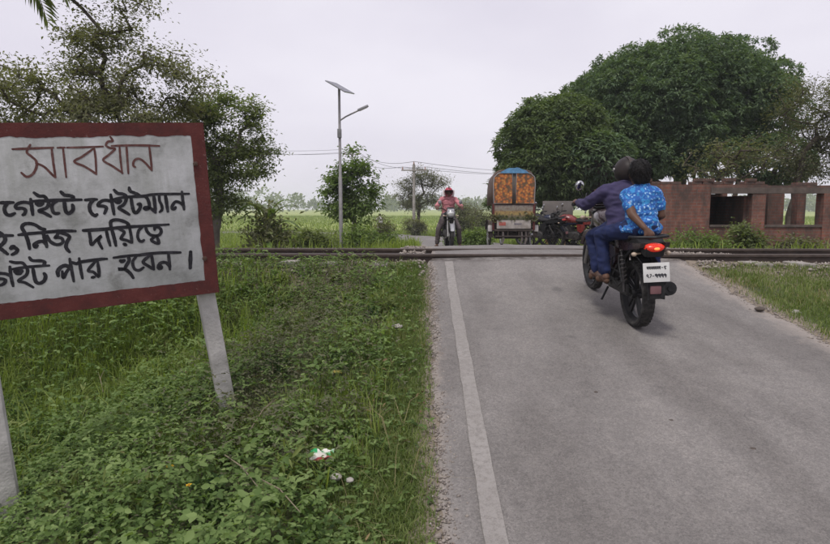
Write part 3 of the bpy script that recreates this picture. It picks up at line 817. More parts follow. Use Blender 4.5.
# ------------------------------------------------------------------ trees
BARK = mat("bark", (0.085, 0.068, 0.055), 0.95, 0, 0.35, 6, 0.8, 22)
BARKP = mat("pale_bark", (0.17, 0.15, 0.13), 0.95, 0, 0.3, 6, 0.8, 22)
def sample_lobes(lobes, n, rs, shell=0.55):
    vol = np.array([l[3] * l[4] * l[5] for l in lobes]) ** .8; pick = rs.choice(len(lobes), n, p=vol / vol.sum())
    d = unit(rs.normal(size=(n, 3))); r = (shell + (1 - shell) * rs.rand(n)) ** .6
    L = np.array(lobes)[pick]
    return L[:, :3] + d * r[:, None] * L[:, 3:6], d, pick
def tree(name, label, base, trunk, lobes, n_attr, n_leaf, ll, lw, lm, bark, seed, r_tip=.008, sigma=.25, droop=.35, shell=.4, cat="tree", group=None, rosette=0, trunkname="trunk", shellleaf=None, r_max=.3, flat_=.6):
    """base point; trunk: local polyline; lobes: local ellipsoids of the crown"""
    rs = np.random.RandomState(seed)
    e = empty(name, base, label=label, cat=cat, group=group)
    A, _, _ = sample_lobes(lobes, n_attr, rs, shell)
    nodes = []; par = []
    tp = [np.array(p, float) for p in trunk]
    for i, (p, q) in enumerate(zip(tp[:-1], tp[1:])):
        for k in range(4): nodes.append(p + (q - p) * k / 4 + rs.normal(0, .02, 3) * (len(nodes) > 0)); par.append(len(nodes) - 2)
    nodes.append(tp[-1]); par.append(len(nodes) - 2)
    ntr = len(nodes); start = ntr // 2
    order = np.argsort(np.linalg.norm(A - tp[-1], axis=1))
    ends = []
    for ai in order:
        t = A[ai]; N = np.array(nodes)
        d = np.linalg.norm(N - t, axis=1) + 0.35 * np.maximum(0, N[:, 2] - t[2]); d[:start] += 3
        j = int(np.argmin(d)); p = N[j]; L = np.linalg.norm(t - p); k = max(1, int(L / .45)); prev = j
        for s in range(1, k + 1):
            u = s / k; q = p + (t - p) * u; q = q + np.array([0, 0, .12 * L * math.sin(math.pi * u) * .6]) + rs.normal(0, .03, 3) * (s < k)
            nodes.append(q); par.append(prev); prev = len(nodes) - 1
        ends.append(prev)
    N = np.array(nodes); par = np.array(par); cnt = np.zeros(len(N))
    for j in ends: cnt[j] += 1
    for j in range(len(N) - 1, 0, -1):
        if par[j] >= 0: cnt[par[j]] += cnt[j]
    rad = np.minimum(r_tip * np.maximum(1, cnt) ** .5, r_max); rad[:2] *= 1.25
    b = MB(); V = []; Fq = []
    ed = [(par[j], j) for j in range(1, len(N)) if par[j] >= 0]
    E0 = np.array([x[0] for x in ed]); E1 = np.array([x[1] for x in ed])
    D = unit(N[E1] - N[E0]); ref = np.where(np.abs(D[:, 2:3]) < .9, np.array([[0, 0, 1.]]), np.array([[1., 0, 0]]))
    X = unit(np.cross(D, ref)); Y = np.cross(D, X); ns = 6
    th = np.arange(ns) * 2 * np.pi / ns
    ring = X[:, None] * np.cos(th)[None, :, None] + Y[:, None] * np.sin(th)[None, :, None]
    r0 = np.minimum(rad[E0], rad[E1] * 1.7)
    v0 = (N[E0] - D * (rad[E1] * .3)[:, None])[:, None] + ring * r0[:, None, None]; v1 = N[E1][:, None] + ring * rad[E1][:, None, None]
    V = np.concatenate([v0, v1], 1).reshape(-1, 3)
    i = np.arange(len(ed))[:, None] * 2 * ns; Fq = []
    for k in range(ns): Fq.append(i + np.array([[k, (k + 1) % ns, ns + (k + 1) % ns, ns + k]]))
    link(trunkname, np_mesh(trunkname, V, np.concatenate(Fq)), bark, e)
    # leaves
    if shellleaf is None:
        src = np.concatenate([N[ends], N[par[ends]], N[par[np.maximum(0, par[ends])]]])
        C = src[rs.randint(0, len(src), n_leaf)] + rs.normal(0, 1, (n_leaf, 3)) * sigma * np.array([1, 1, flat_]); out = unit(C - np.array(trunk[-1]))
        clump = None
    else:
        C, out, pick = sample_lobes(shellleaf, n_leaf, rs, .86)
    if rosette:
        k = rosette; C0 = C; C = np.repeat(C0, k, 0); out = np.repeat(out, k, 0)
        C = C + rs.normal(0, .05, C.shape)
        ct = np.repeat(rs.rand(len(C0)), k)
    else:
        ct = vnoise(C[:, 0] + C[:, 2] * .7, C[:, 1] - C[:, 2] * .5, 1.3, seed + 7)
    n = len(C)
    D = unit(rs.normal(size=(n, 3)) * np.array([1, 1, .5]) + out * .55 + np.array([0, 0, -droop]))
    U = unit(np.array([0, 0, 1.]) + rs.normal(0, .45, (n, 3)) + out * .4)
    sc = rs.uniform(.65, 1.3, n)
    V, F, kk = leaves_arrays(C, D, U, ll * sc, lw * sc * rs.uniform(.8, 1.2, n), .25, .18)
    tint = np.clip(.55 * ct + .45 * rs.rand(n) + rs.normal(0, .06, n), 0, 1)
    link("crown", np_mesh("crown", V, F, np.repeat(tint, kk)), lm, e, smooth=False)
    return e
MANGO = leaf_mat("mango_leaf", (0.062, 0.100, 0.058), (0.108, 0.165, 0.088), (0.19, 0.25, 0.135), .36)
MIDG = leaf_mat("mid_leaf", (0.095, 0.125, 0.052), (0.16, 0.195, 0.080), (0.24, 0.28, 0.125), .45)
DARKG = leaf_mat("dark_leaf", (0.10, 0.104, 0.062), (0.16, 0.164, 0.095), (0.225, 0.225, 0.135), .48)
YOUNG = leaf_mat("young_leaf", (0.075, 0.125, 0.036), (0.13, 0.19, 0.056), (0.20, 0.27, 0.09), .40)
DRY = leaf_mat("sparse_leaf", (0.085, 0.090, 0.052), (0.13, 0.135, 0.078), (0.19, 0.19, 0.11), .42)
def dome(c, r, n, seed, sub, zmin=-1.0, jit=.12, sq=1.0, under=None):
    """many sub-lobes set over a big (squarish) ellipsoid: a clumpy crown; under(x) gives the crown's lower rim"""
    rs = np.random.RandomState(seed); out = []
    for k in range(n):
        u = 1 - 2 * (k + .5) / n; a = k * 2.39996 + rs.uniform(-.3, .3); q = math.sqrt(max(0, 1 - u * u))
        d = np.array([q * math.cos(a), q * math.sin(a), u])
        if d[2] < zmin: continue
        d = np.sign(d) * np.abs(d) ** sq
        s = sub * rs.uniform(.65, 1.3); p = np.array(c) + d * (np.array(r) - s * .75) * (1 + rs.uniform(-jit, jit * .6))
        if under is not None and p[2] - s * .6 < under(p[0]): continue
        out.append((*p, s * 1.1, s * 1.1, s * .72))
    return out
# big mango: dome x 560..800, top 30
Y0 = 26.0; bx0 = wpx(672, 250, Y0)
gz0 = gz(bx0.x, Y0)
RIM = lambda x: 2.2 - gz0 + .60 * max(0, x + .6)
D1 = dome((-.25, 0, 4.6 - gz0), (4.6, 4.2, 3.95), 170, 4, 1.02, -.62, .13, .86, RIM)
D1 += [(-3.6, -.6, 3.6, 1.4, 1.4, 1.2), (-2.2, .5, 6.6, 1.2, 1.2, .9)]
fill = dome((-.25, 0, 4.7 - gz0), (3.5, 3.2, 3.2), 50, 9, 1.2, -.6, .1, .85, lambda x: RIM(x) + .3)
tree("mango_tree", "huge dense dark green mango tree rising behind the brick ruin", (bx0.x, Y0, gz0), [(0, 0, -.3), (.1, 0, 1.2), (.15, 0, 2.4)], dome((-.25, 0, 4.6 - gz0), (3.5, 3.2, 3.0), 60, 3, .8), 190, 19000, .145, .055, MANGO, BARK, 41, r_tip=.022, shell=.5, rosette=13, shellleaf=D1, r_max=.38)
o = bpy.data.objects["mango_tree"]
rs = np.random.RandomState(77)
def extra_leaves(root, lobes, n, ll, lw, lm, seed, shell=.3, name="inner_foliage"):
    rs = np.random.RandomState(seed); C, out, _ = sample_lobes(lobes, n, rs, shell)
    D = unit(rs.normal(size=(n, 3)) + out * .5 + np.array([0, 0, -.4])); U = unit(np.array([0, 0, 1.]) + rs.normal(0, .5, (n, 3)))
    V, F, kk = leaves_arrays(C, D, U, ll * rs.uniform(.7, 1.3, n), lw * rs.uniform(.7, 1.3, n), .2, .15)
    link(name, np_mesh(name, V, F, np.repeat(np.clip(rs.rand(n), 0, 1), kk)), lm, root, smooth=False)
extra_leaves(o, fill, 18000, .38, .14, MANGO, 5)
# lower tree on its left
LEFTM = leaf_mat("lighter_mango_leaf", (0.066, 0.100, 0.045), (0.11, 0.155, 0.066), (0.18, 0.23, 0.10), .36)
Y1 = 22.0; b1 = wpx(552, 250, Y1); g1z = gz(b1.x, Y1)
D2 = dome((0, 0, 3.4 - g1z), (1.95, 1.8, 2.1), 70, 14, .62, -.85, .14, .85) + [(-1.75, 0, 2.3, .6, .6, .5), (-1.9, .2, 1.75, .5, .5, .45)]
t2 = tree("mango_tree", "smaller bushy tree at the left foot of the huge mango, behind the rickshaw", (b1.x, Y1, g1z), [(0, 0, -.3), (.05, 0, .8), (0, 0, 1.6)], dome((0, 0, 3.4 - g1z), (1.7, 1.6, 1.8), 40, 3, .5), 110, 5600, .155, .058, LEFTM, BARK, 43, r_tip=.018, rosette=12, shellleaf=D2, r_max=.2)
extra_leaves(t2, dome((0, 0, 3.2 - g1z), (1.4, 1.3, 1.6), 20, 6, .7), 5000, .34, .12, MANGO, 8)
# dark understorey trunks beside the stall
for k, (px, YY, lab, hh) in enumerate(((592, 21, "dark tree trunk standing right of the grey tin board", 2.9), (770, 22.5, "dark forked trunk seen through the ruin's right opening", 3.0))):
    p = wpx(px, 240, YY); g = gz(p.x, YY)
    tree("tree", lab, (p.x, YY, g), [(0, 0, -.3), (.06, 0, 1.0), (-.05, .05, 2.0)], [(0, 0, hh, 1.1, 1.0, .6), (.5, 0, hh + .5, .9, .9, .6)], 40, 500, .2, .07, MANGO, BARK, 50 + k, r_tip=.022, rosette=10, shellleaf=[(0, 0, hh + .3, 1.3, 1.2, .9)], r_max=.16)
# sparse trees on the right
p = wpx(786, 250, 19.5); g = gz(p.x, 19.5)
tree("tree", "sparse thin-branched tree leaning over the right end of the ruin", (p.x, 19.5, g), [(0, 0, -.3), (.05, 0, 1.2), (.2, 0, 2.3), (.35, 0, 3.2)],
     [(.55, 0, 4.6, 1.3, 1.2, 1.2), (1.6, 0, 4.2, 1.2, 1, 1.3), (1.9, .3, 5.3, 1.0, 1, .7), (1.2, .2, 2.9, 1.2, 1, .7), (-.6, 0, 3.0, .8, .8, .6)], 260, 17000, .085, .036, DRY, BARK, 61, r_tip=.006, sigma=.24, shell=.2)
p = wpx(728, 250, 18.6); g = gz(p.x, 18.6)
tree("tree", "low scraggy tree showing sky through it above the ruin's first opening", (p.x, 18.6, g), [(0, 0, -.3), (.0, 0, 1.0), (.1, 0, 1.7)],
     [(-.7, 0, 2.75, .9, .8, .6), (.5, 0, 2.9, .9, .8, .75), (0, 0, 3.2, .9, .7, .5)], 80, 1900, .10, .045, DARKG, BARK, 62, r_tip=.008, sigma=.17, shell=.2)
# left: big dark tree behind the board, lighter one at its right
p = wpx(92, 250, 13.0); g = gz(p.x, 13.0)
LT = []
for (a, bb, r_) in ((30, 100, 44), (75, 85, 38), (120, 95, 42), (165, 95, 38), (75, 20, 34), (110, 40, 34), (135, 8, 26), (60, 55, 30), (10, 85, 34), (190, 70, 24), (-30, 80, 40), (20, 60, 22), (150, 60, 26), (95, -30, 40), (160, 125, 34), (110, 130, 40), (40, 135, 40)):
    q = wpx(a, bb, 13.0); k = r_ / 600 * 13
    LT.append((q.x - p.x, rnd.uniform(-.8, .8), q.z - g, k, k * 1.1, k * .72))
tree("tree", "tall spreading dark tree with open branches behind the sign board", (p.x, 13.0, g), [(0, 0, -.3), (.08, 0, 1.4), (-.05, 0, 2.5), (.0, 0, 3.4)], LT, 260, 30000, .082, .04, DARKG, BARK, 71, r_tip=.0065, sigma=.19, shell=.1)
p = wpx(214, 250, 15.0); g = gz(p.x, 15.0)
LT = []
for (a, bb, r_) in ((215, 105, 26), (245, 120, 22), (255, 145, 20), (230, 150, 26), (205, 150, 22), (250, 172, 20), (215, 185, 24), (235, 200, 20), (262, 165, 10), (212, 215, 20), (200, 120, 24), (258, 108, 10)):
    q = wpx(a, bb, 15.0); k = r_ / 600 * 15
    LT.append((q.x - p.x, rnd.uniform(-.4, .4), q.z - g, k, k * 1.1, k * .75))
tree("tree", "lighter green slim tree just right of the sign board", (p.x, 15.0, g), [(0, 0, -.3), (.05, 0, .8), (.2, 0, 1.6), (.15, 0, 2.4)], LT, 190, 17000, .092, .042, MIDG, BARKP, 73, r_tip=.0085, sigma=.15, shell=.15)
# coconut frond reaching in at the top left
pc = wpx(-118, -112, 8.0)
palm = empty("coconut_palm", (pc.x - .25, 8.0 - 1.2, gz(pc.x - .25, 6.8)), label="coconut palm whose frond tips hang in the top left corner", cat="palm tree")
zt = pc.z - palm.location.z
b = MB(); b.tube([(0, 0, -.3), (.1, .2, zt * .4), (.1, .8, zt * .8), (.15, 1.2, zt)], [.2, .15, .13, .12], 10); b.build("trunk", BARKP, palm)
for k in range(9):
    a = k * 6.283 / 9 + .35; rs = np.random.RandomState(90 + k)
    pts = []
    for i in range(14):
        t = i / 13; r_ = 2.1 * math.sin(t * 1.35); pts.append(np.array([.15 + math.cos(a) * r_, 1.2 + math.sin(a) * r_, zt + .9 * t - 2.0 * t * t]))
    pts = np.array(pts)
    b = MB(); b.tube([Vector(q) for q in pts], [.03 * (1 - i / 15) for i in range(14)], 6); fr = b.build("frond", BARKP, palm)
    n = 90; t = np.linspace(.12, 1, n); C = np.stack([np.interp(t * 13, np.arange(14), pts[:, q]) for q in range(3)], -1)
    side = np.where(np.arange(n) % 2 == 0, 1, -1)[:, None] * np.array([[-math.sin(a), math.cos(a), 0]])
    D = unit(side + np.array([[math.cos(a), math.sin(a), 0]]) * .5 + np.array([[0, 0, -.65]]) + rs.normal(0, .1, (n, 3)))
    V, F, kk = leaves_arrays(C, D, np.repeat(np.array([[0, 0, 1.]]), n, 0), .55 * np.sin(t * 2.6 + .35) + .12, np.full(n, .04), .3, .2)
    link("leaflets", np_mesh("leaflets", V, F, np.repeat(rs.rand(n), kk)), MIDG, fr, smooth=False)
# young tree by the lamp
p = wpx(354, 250, 20.0); g = gz(p.x, 20.0)
LT = []
for (a, bb, r_) in ((353, 152, 9), (350, 170, 17), (335, 185, 16), (368, 183, 15), (325, 196, 10), (376, 200, 10), (345, 205, 18), (366, 210, 14), (333, 213, 13), (320, 171, 5), (358, 162, 9)):
    q = wpx(a, bb, 20.0); k = r_ / 600 * 20
    LT.append((q.x - p.x, rnd.uniform(-.2, .2), q.z - g, k, k, k * .9))
tree("young_tree", "young round-crowned green tree directly behind the street lamp", (p.x, 20.0, g), [(0, 0, -.2), (.05, 0, .5), (0, 0, 1.1), (.0, 0, 1.7)], LT, 120, 7000, .13, .065, YOUNG, BARK, 81, r_tip=.006, sigma=.14, shell=.2)
p = wpx(383, 240, 26.0); g = gz(p.x, 26)
tree("shrub", "small dark shrub at the roadside beside the cyclist", (p.x, 26, g), [(0, 0, -.1), (0, 0, .3)], [(0, 0, .8, .45, .4, .5)], 30, 1100, .12, .06, DARKG, BARK, 83, r_tip=.006, sigma=.13, cat="shrub", trunkname="stem")
# sparse tree at the utility pole
p = wpx(418, 250, 50.0); g = gz(p.x, 50.0)
LT = []
for (a, bb, r_) in ((405, 185, 12), (425, 178, 13), (440, 182, 10), (412, 200, 14), (432, 197, 12), (398, 196, 7), (418, 170, 7)):
    q = wpx(a, bb, 50.0); k = r_ / 600 * 50
    LT.append((q.x - p.x, rnd.uniform(-.3, .3), q.z - g, k, k, k * .8))
tree("tree", "thin half-bare tree at the bend of the far road, left of the facing motorcyclist", (p.x, 50.0, g), [(0, 0, -.3), (.0, 0, 1.2), (.1, 0, 2.3)], LT, 170, 9000, .15, .065, DRY, BARK, 85, r_tip=.011, sigma=.28, shell=.2)
p = wpx(414, 240, 45.0); g = gz(p.x, 45.0)
tree("shrub", "dark round bush at the foot of the half-bare tree", (p.x, 45, g), [(0, 0, -.1), (0, 0, .3)], [(0, 0, .75, .8, .7, .7), (.5, 0, .5, .5, .5, .45)], 40, 1800, .17, .08, DARKG, BARK, 86, r_tip=.008, sigma=.2, cat="shrub", trunkname="stem")
for k, (px, YY, w_, h_, lab) in enumerate(((463, 44, 1.5, 2.2, "hazy bushy tree behind the facing motorcyclist's shoulder"), (478, 48, 1.3, 1.8, "hazy low bush between the facing motorcyclist and the rickshaw"))):
    p = wpx(px, 240, YY); g = gz(p.x, YY)
    tree("tree", lab, (p.x, YY, g), [(0, 0, -.2), (0, 0, .6), (.05, 0, 1.1)], [(0, 0, h_ * .75, w_, w_, h_ * .5), (-.4, 0, h_ * .95, w_ * .6, w_ * .6, h_ * .4)], 60, 2200, .2, .09, DRY, BARK, 88 + k, r_tip=.012, sigma=.3)
# banana clump
def banana(x, y, h, seed, label):
    g = gz(x, y); rs = np.random.RandomState(seed); rd = random.Random(seed)
    e = empty("banana_plant", (x, y, g), label=label, cat="banana plant")
    for k in range(22):
        a = rd.uniform(0, 6.283); L = rd.uniform(.55, .95) * h * .50; z0 = rd.uniform(.15, .68) * h; r0 = rd.uniform(0, .16)
        nseg = 8; V = []; F = []; elev = rd.uniform(.75, 1.3); w0 = rd.uniform(.05, .085)
        pos = Vector((math.cos(a) * r0, math.sin(a) * r0, z0)); side = Vector((-math.sin(a), math.cos(a), 0)); el = elev
        for i in range(nseg + 1):
            t = i / nseg; w = w0 * math.sin(math.pi * min(1, .06 + t * .93)) ** .7 + .008
            d = Vector((math.cos(a) * math.cos(el), math.sin(a) * math.cos(el), math.sin(el)))
            nn = side.cross(d)
            V += [pos + side * w + nn * (-w * .25) * (-1), pos, pos - side * w + nn * (w * .25)]
            pos = pos + d * (L / nseg); el -= rd.uniform(.12, .32)
        for i in range(nseg):
            F += [(3 * i, 3 * i + 1, 3 * i + 4, 3 * i + 3), (3 * i + 1, 3 * i + 2, 3 * i + 5, 3 * i + 4)]
        me = np_mesh("leaf", np.array([tuple(v) for v in V]), np.array(F), np.full(len(V), rd.uniform(.1, .9)))
        link("leaf", me, YOUNG if k % 3 else MIDG, e)
    for k in range(4):
        b = MB(); q = Vector((rd.uniform(-.18, .18), rd.uniform(-.15, .15), 0)); b.tube([q - Vector((0, 0, .15)), q * .8 + Vector((0, 0, h * .3)), q * .5 + Vector((0, 0, h * .62))], [.06, .05, .025], 8)
        b.build("stem", mat("banana_stem", (.12, .13, .06), .7), e)
    n = 2400; C = np.stack([rs.normal(0, .26, n), rs.normal(0, .24, n), np.abs(rs.normal(.25, .42, n)) * h * .6], -1)
    D = unit(rs.normal(size=(n, 3)) + np.array([0, 0, -.1])); U = unit(np.array([0, 0, 1.]) + rs.normal(0, .4, (n, 3)))
    V, F, kk = leaves_arrays(C, D, U, rs.uniform(.08, .17, n), rs.uniform(.04, .07, n))
    link("undergrowth", np_mesh("undergrowth", V, F, np.repeat(rs.rand(n), kk)), DARKG, e, smooth=False)
p = wpx(268, 240, 14.2); banana(p.x, 14.2, 1.9, 5, "banana plant clump beyond the rails, left of the street lamp")
# shrubs by the ruin and the far road verge
def bush(px, YY, lobes, lab, n, lm, ll, seed):
    p = wpx(px, 240, YY); g = gz(p.x, YY)
    tree("shrub", lab, (p.x, YY, g), [(0, 0, -.1), (0, 0, .25)], lobes, 40, n, ll, ll * .5, lm, BARK, seed, r_tip=.005, sigma=.13, cat="shrub", trunkname="stem", shell=.2)
bush(744, 14.4, [(0, 0, .62, .26, .25, .42), (.25, 0, .36, .30, .25, .22)], "green shrub growing against the ruin below its first opening", 2200, MIDG, .09, 101)
bush(790, 14.2, [(0, 0, .36, .5, .3, .24), (.5, 0, .30, .4, .3, .2)], "brownish scrub against the ruin's right pillar wall", 1800, DRY, .08, 102)
bush(693, 13.2, [(0, 0, .45, .55, .4, .28), (.5, 0, .40, .4, .3, .24), (-.5, 0, .40, .35, .3, .24)], "low leafy shrub with pale tips beside the ruin's solid wall", 3600, YOUNG, .07, 103)
bush(300, 17.5, [(0, 0, .45, .7, .4, .4), (.8, 0, .4, .6, .4, .35)], "low green bush at the left of the lamp pole foot", 3000, MIDG, .1, 104)
bush(365, 17.0, [(0, 0, .5, .7, .4, .42), (.6, 0, .4, .5, .4, .3)], "green bush at the right of the lamp pole foot", 3200, YOUNG, .1, 105)
bush(478, 18.5, [(0, 0, .3, .5, .4, .3), (-.5, 0, .25, .45, .4, .25)], "clipped green bush on the far verge left of the rickshaw", 2600, YOUNG, .09, 106)
# far wood, hazy on the horizon
rs = np.random.RandomState(200); parts = []
C = []; S_ = []
for k in range(150):
    x = rs.uniform(-330, 330); y = rs.uniform(380, 470); h = rs.uniform(6, 15) * (1.0 if rs.rand() < .7 else 1.25)
    n = 150; d = unit(rs.normal(size=(n, 3))); d[:, 2] = np.abs(d[:, 2]) * 1.75 - .95
    C.append(np.array([x, y, h * .45]) + d * np.array([h * .55, h * .5, h * .55]) * rs.uniform(.6, 1, (n, 1))); S_.append(rs.uniform(1.4, 2.8, n))
C = np.concatenate(C); S_ = np.concatenate(S_); n = len(C)
V, F, kk = leaves_arrays(C, unit(rs.normal(size=(n, 3))), unit(rs.normal(size=(n, 3)) + np.array([0, -.6, .6])), S_, S_ * .7)
tag(link("far_wood", np_mesh("far_wood", V, F, np.repeat(rs.rand(n), kk)), MIDG, smooth=False), "line of hazy trees on the horizon beyond the fields", "wood", kind='stuff')

# ------------------------------------------------------------------ brick ruin
def brick_mat(name, mould):
    m, nt, bs = base_mat(name)
    co = ncoord(nt)
    # bricks run along x or y, courses along z
    sx = nt.nodes.new("ShaderNodeSeparateXYZ"); nt.links.new(co, sx.inputs[0])
    ad = nt.nodes.new("ShaderNodeMath"); ad.operation = 'ADD'; nt.links.new(sx.outputs[0], ad.inputs[0]); nt.links.new(sx.outputs[1], ad.inputs[1])
    cb = nt.nodes.new("ShaderNodeCombineXYZ"); nt.links.new(ad.outputs[0], cb.inputs[0]); nt.links.new(sx.outputs[2], cb.inputs[1])
    br = nt.nodes.new("ShaderNodeTexBrick")
    for k, v in (('Scale', 1.0), ('Mortar Size', .009), ('Brick Width', .25), ('Row Height', .078), ('Mortar Smooth', .2), ('Bias', -.2)): br.inputs[k].default_value = v
    br.inputs['Color1'].default_value = (.25, .078, .048, 1); br.inputs['Color2'].default_value = (.14, .047, .034, 1); br.inputs['Mortar'].default_value = (.17, .14, .12, 1)
    nt.links.new(cb.outputs[0], br.inputs['Vector'])
    c = nmix(nt, nramp(nt, nnoise(nt, 5, 6, .75, co), [(.35, 0.0), (.70, .6)]), br.outputs['Color'], (.30, .15, .11))
    st = nramp(nt, nnoise(nt, 1.6, 7, .7, ncoord(nt, scale=(1.6, 1.6, .8))), [(.40 - mould * .08, 0.0), (.60, .85)])
    c = nmix(nt, st, c, (.045, .038, .033))
    nt.links.new(c, bs.inputs['Base Color']); bs.inputs['Roughness'].default_value = .95
    bump(nt, bs, nmix(nt, .4, br.outputs['Fac'], nnoise(nt, 30, 6, .7, co)), -.6, .012)
    return m
BRICK = brick_mat("old_brick", 0.6); BRICKM = brick_mat("mouldy_brick", 1.8)
CONCD = mat("stained_concrete", (0.125, 0.10, 0.086), .95, 0, .3, 5, .6, 30, dirt=.8, dirtcol=(.06, .05, .045))
BY = 15.0
bz0 = min(gz(x, y) for x in (5.6, 8, 10) for y in (15, 18)) - .15
ruin = empty("brick_ruin", (7.7, BY, bz0), label="roofless red brick ruin with two window openings beside the railway", cat="ruin")
def bxz(px): return (px - 425) / 600 * BY - 7.7 - .02
def zpx(py): return wpx(700, py, BY).z - bz0
WT = .25
def wallbox(name, x0, x1, y0, y1, z0, z1, m, parent=ruin, ragged=0, seed=0):
    b = MB()
    b.box(((x0 + x1) / 2, (y0 + y1) / 2, (z0 + z1) / 2), (x1 - x0, y1 - y0, z1 - z0))
    return b.build(name, m, parent, smooth=False)
xl, xa, xb, xc, xd, xr = bxz(628), bxz(707), bxz(748), bxz(761), bxz(817), bxz(828)
ztop, zlin, zopn, zsil = zpx(184.5), zpx(187.5), zpx(193.5), zpx(227)
wallbox("wall", xl, xa, 0, WT, 0, ztop, BRICK)
wallbox("wall", xa, xb, .002, WT, 0, zsil, BRICK)
wallbox("pillar", xb, xc, -.004, WT, 0, zopn, BRICK)
wallbox("wall", xc, xd, .002, WT, 0, zsil, BRICK)
wallbox("pillar", xd, xr, -.03, WT + .03, 0, zopn, BRICK)
wallbox("lintel", xa, xr + .02, -.02, WT + .01, zopn + .001, zlin, CONCD)
wallbox("sill", xa + .002, xb - .002, -.03, WT + .02, zsil + .001, zsil + .05, CONCD)
wallbox("sill", xc + .002, xd - .002, -.03, WT + .02, zsil + .001, zsil + .05, CONCD)
wallbox("parapet", xa, xb + .35, 0.0, WT, zlin + .001, ztop - .002, BRICKM)
wallbox("parapet", xb + .351, xr - .05, .004, WT - .01, zlin + .001, zlin + .05, BRICKM)
# return and back walls
wallbox("side_wall", xl, xl + WT, WT + .001, 3.2, 0, ztop - .02, BRICKM)
wallbox("back_wall", xl + WT + .001, xb - .1, 2.95, 3.2, 0, ztop - .05, BRICKM)
wallbox("partition", xb - .06, xb + .16, WT + .02, 2.3, 0, zopn - .05, BRICKM)
wallbox("back_pillar", xc + .28, xc + .52, 2.95, 3.2, 0, zopn + .1, BRICKM)
wallbox("back_pillar", xd - .62, xd - .36, 2.95, 3.2, 0, zopn, BRICK)
wallbox("shading_roof_slab", xl + .05, xc + .34, WT + .015, 3.1, zopn + .06, zopn + .16, CONCD)  # unseen slab added behind the lintel, extended right to darken the interior
wallbox("back_wall", xb + .17, xc + .279, 2.95, 3.2, 0, zopn + .05, BRICKM)
wallbox("inner_pillar", 1.30, 1.72, 1.0, 1.22, 0, zopn + .05, BRICKM)
wallbox("inner_pillar", 1.92, 2.13, .75, 1.0, 0, zopn + .02, BRICK)
rd = random.Random(9)
# broken top courses: loose and projecting bricks
bb = MB(); bb.rbox((0, 0, 0), (.24, .115, .07), .006); bme = bb.mesh("brick"); bme.materials.append(BRICKM)
x = xl + .1
while x < xr:
    zt = ztop if x < xb + .3 else zlin
    if rd.random() < (.86 if x < xb + .3 else .10):
        for yy in (.06, .19):
            if rd.random() < .93:
                o = bpy.data.objects.new("brick", bme); COL.objects.link(o); o.parent = ruin
                base = ztop if x < xb + .23 else zlin + .05
                o.location = (x, yy, base + .036); o.rotation_euler = (0, 0, rd.uniform(-.08, .08))
                if rd.random() < .28:
                    o2 = bpy.data.objects.new("brick", bme); COL.objects.link(o2); o2.parent = ruin
                    o2.location = (x + .05, yy - .02, base + .108); o2.rotation_euler = (0, 0, rd.uniform(-.3, .3))
    x += .255
# ------------------------------------------------------------------ tin board on posts by the trees
p = wpx(557, 240, 19.6); g = gz(p.x, 19.6)
tin = empty("notice_board", (p.x, 19.6, g), label="weathered grey tin board on brown wooden posts under the trees", cat="board")
zt_, zb_ = wpx(557, 201, 19.6).z - g, wpx(557, 218, 19.6).z - g
b = MB(); b.rbox((0, 0, (zt_ + zb_) / 2), (.98, .035, zt_ - zb_), .006); b.build("panel", mat("weathered_tin", (.17, .155, .145), .7, .3, .25, 4, dirt=.6), tin)
WOOD = mat("old_wood", (.20, .115, .065), .9, 0, .3, 8, .4, 40)
for xx in (-.33, .30):
    b = MB(); b.box((xx, .045, zt_ / 2 - .1), (.075, .05, zt_ - .02 + .2)); b.build("post", WOOD, tin)

# ------------------------------------------------------------------ weeds, grass and litter
def scatter(n, x0, x1, y0, y1, seed, dens=None):
    rs = np.random.RandomState(seed); X = rs.uniform(x0, x1, n); Y = rs.uniform(y0, y1, n)
    k = np.ones(n, bool)
    if dens is not None: k = rs.rand(n) < dens(X, Y)
    return X[k], Y[k], rs
def in_view(X, Y): return (X > -0.76 * Y - .6)
WEED = leaf_mat("weed_leaf", (0.050, 0.088, 0.028), (0.128, 0.20, 0.060), (0.25, 0.335, 0.125), .42, .55)
WEEDD = leaf_mat("dark_weed_leaf", (0.062, 0.064, 0.038), (0.10, 0.102, 0.060), (0.15, 0.152, 0.092), .30, .6)
WEEDY = leaf_mat("pale_weed_leaf", (0.10, 0.125, 0.04), (0.16, 0.20, 0.06), (0.25, 0.29, 0.11), .36, .55)
DARKW = leaf_mat("deep_green_leaf", (0.024, 0.048, 0.018), (0.045, 0.082, 0.030), (0.09, 0.14, 0.05), .3, .5)
DEADL = leaf_mat("dead_leaf_brown", (0.09, 0.06, 0.035), (0.17, 0.12, 0.065), (0.28, 0.21, 0.11), .2, .8)
STRAW = leaf_mat("straw_blade", (0.20, 0.165, 0.085), (0.30, 0.25, 0.14), (0.40, 0.34, 0.20), .25, .7)
GRASS = leaf_mat("grass_blade", (0.085, 0.130, 0.036), (0.165, 0.22, 0.066), (0.30, 0.325, 0.135), .40, .6)
LGRASS = leaf_mat("long_grass_blade", (0.12, 0.172, 0.036), (0.215, 0.28, 0.064), (0.33, 0.38, 0.115), .46, .5)
STEMM = mat("weed_stem", (0.085, 0.085, 0.040), .8, 0, .3, 30)
TWIG = mat("dry_twig", (0.22, 0.185, 0.13), .9, 0, .25, 30)
def thick(X, Y): return .06 + .34 * np.clip(fbm(X, Y, 1.25, 40) * 1.6 - .35, 0, 1)
def edgefade(X): return np.clip((-.25 - X) / .55, 0, 1)
def darkzone(X, Y):
    q = np.exp(-(((X + 1.25) / .55) ** 2 + ((Y - 5.6) / 1.5) ** 2)) + .9 * np.exp(-(((X + .95) / .5) ** 2 + ((Y - 4.0) / .6) ** 2))
    return np.clip(q * 1.25, 0, 1)
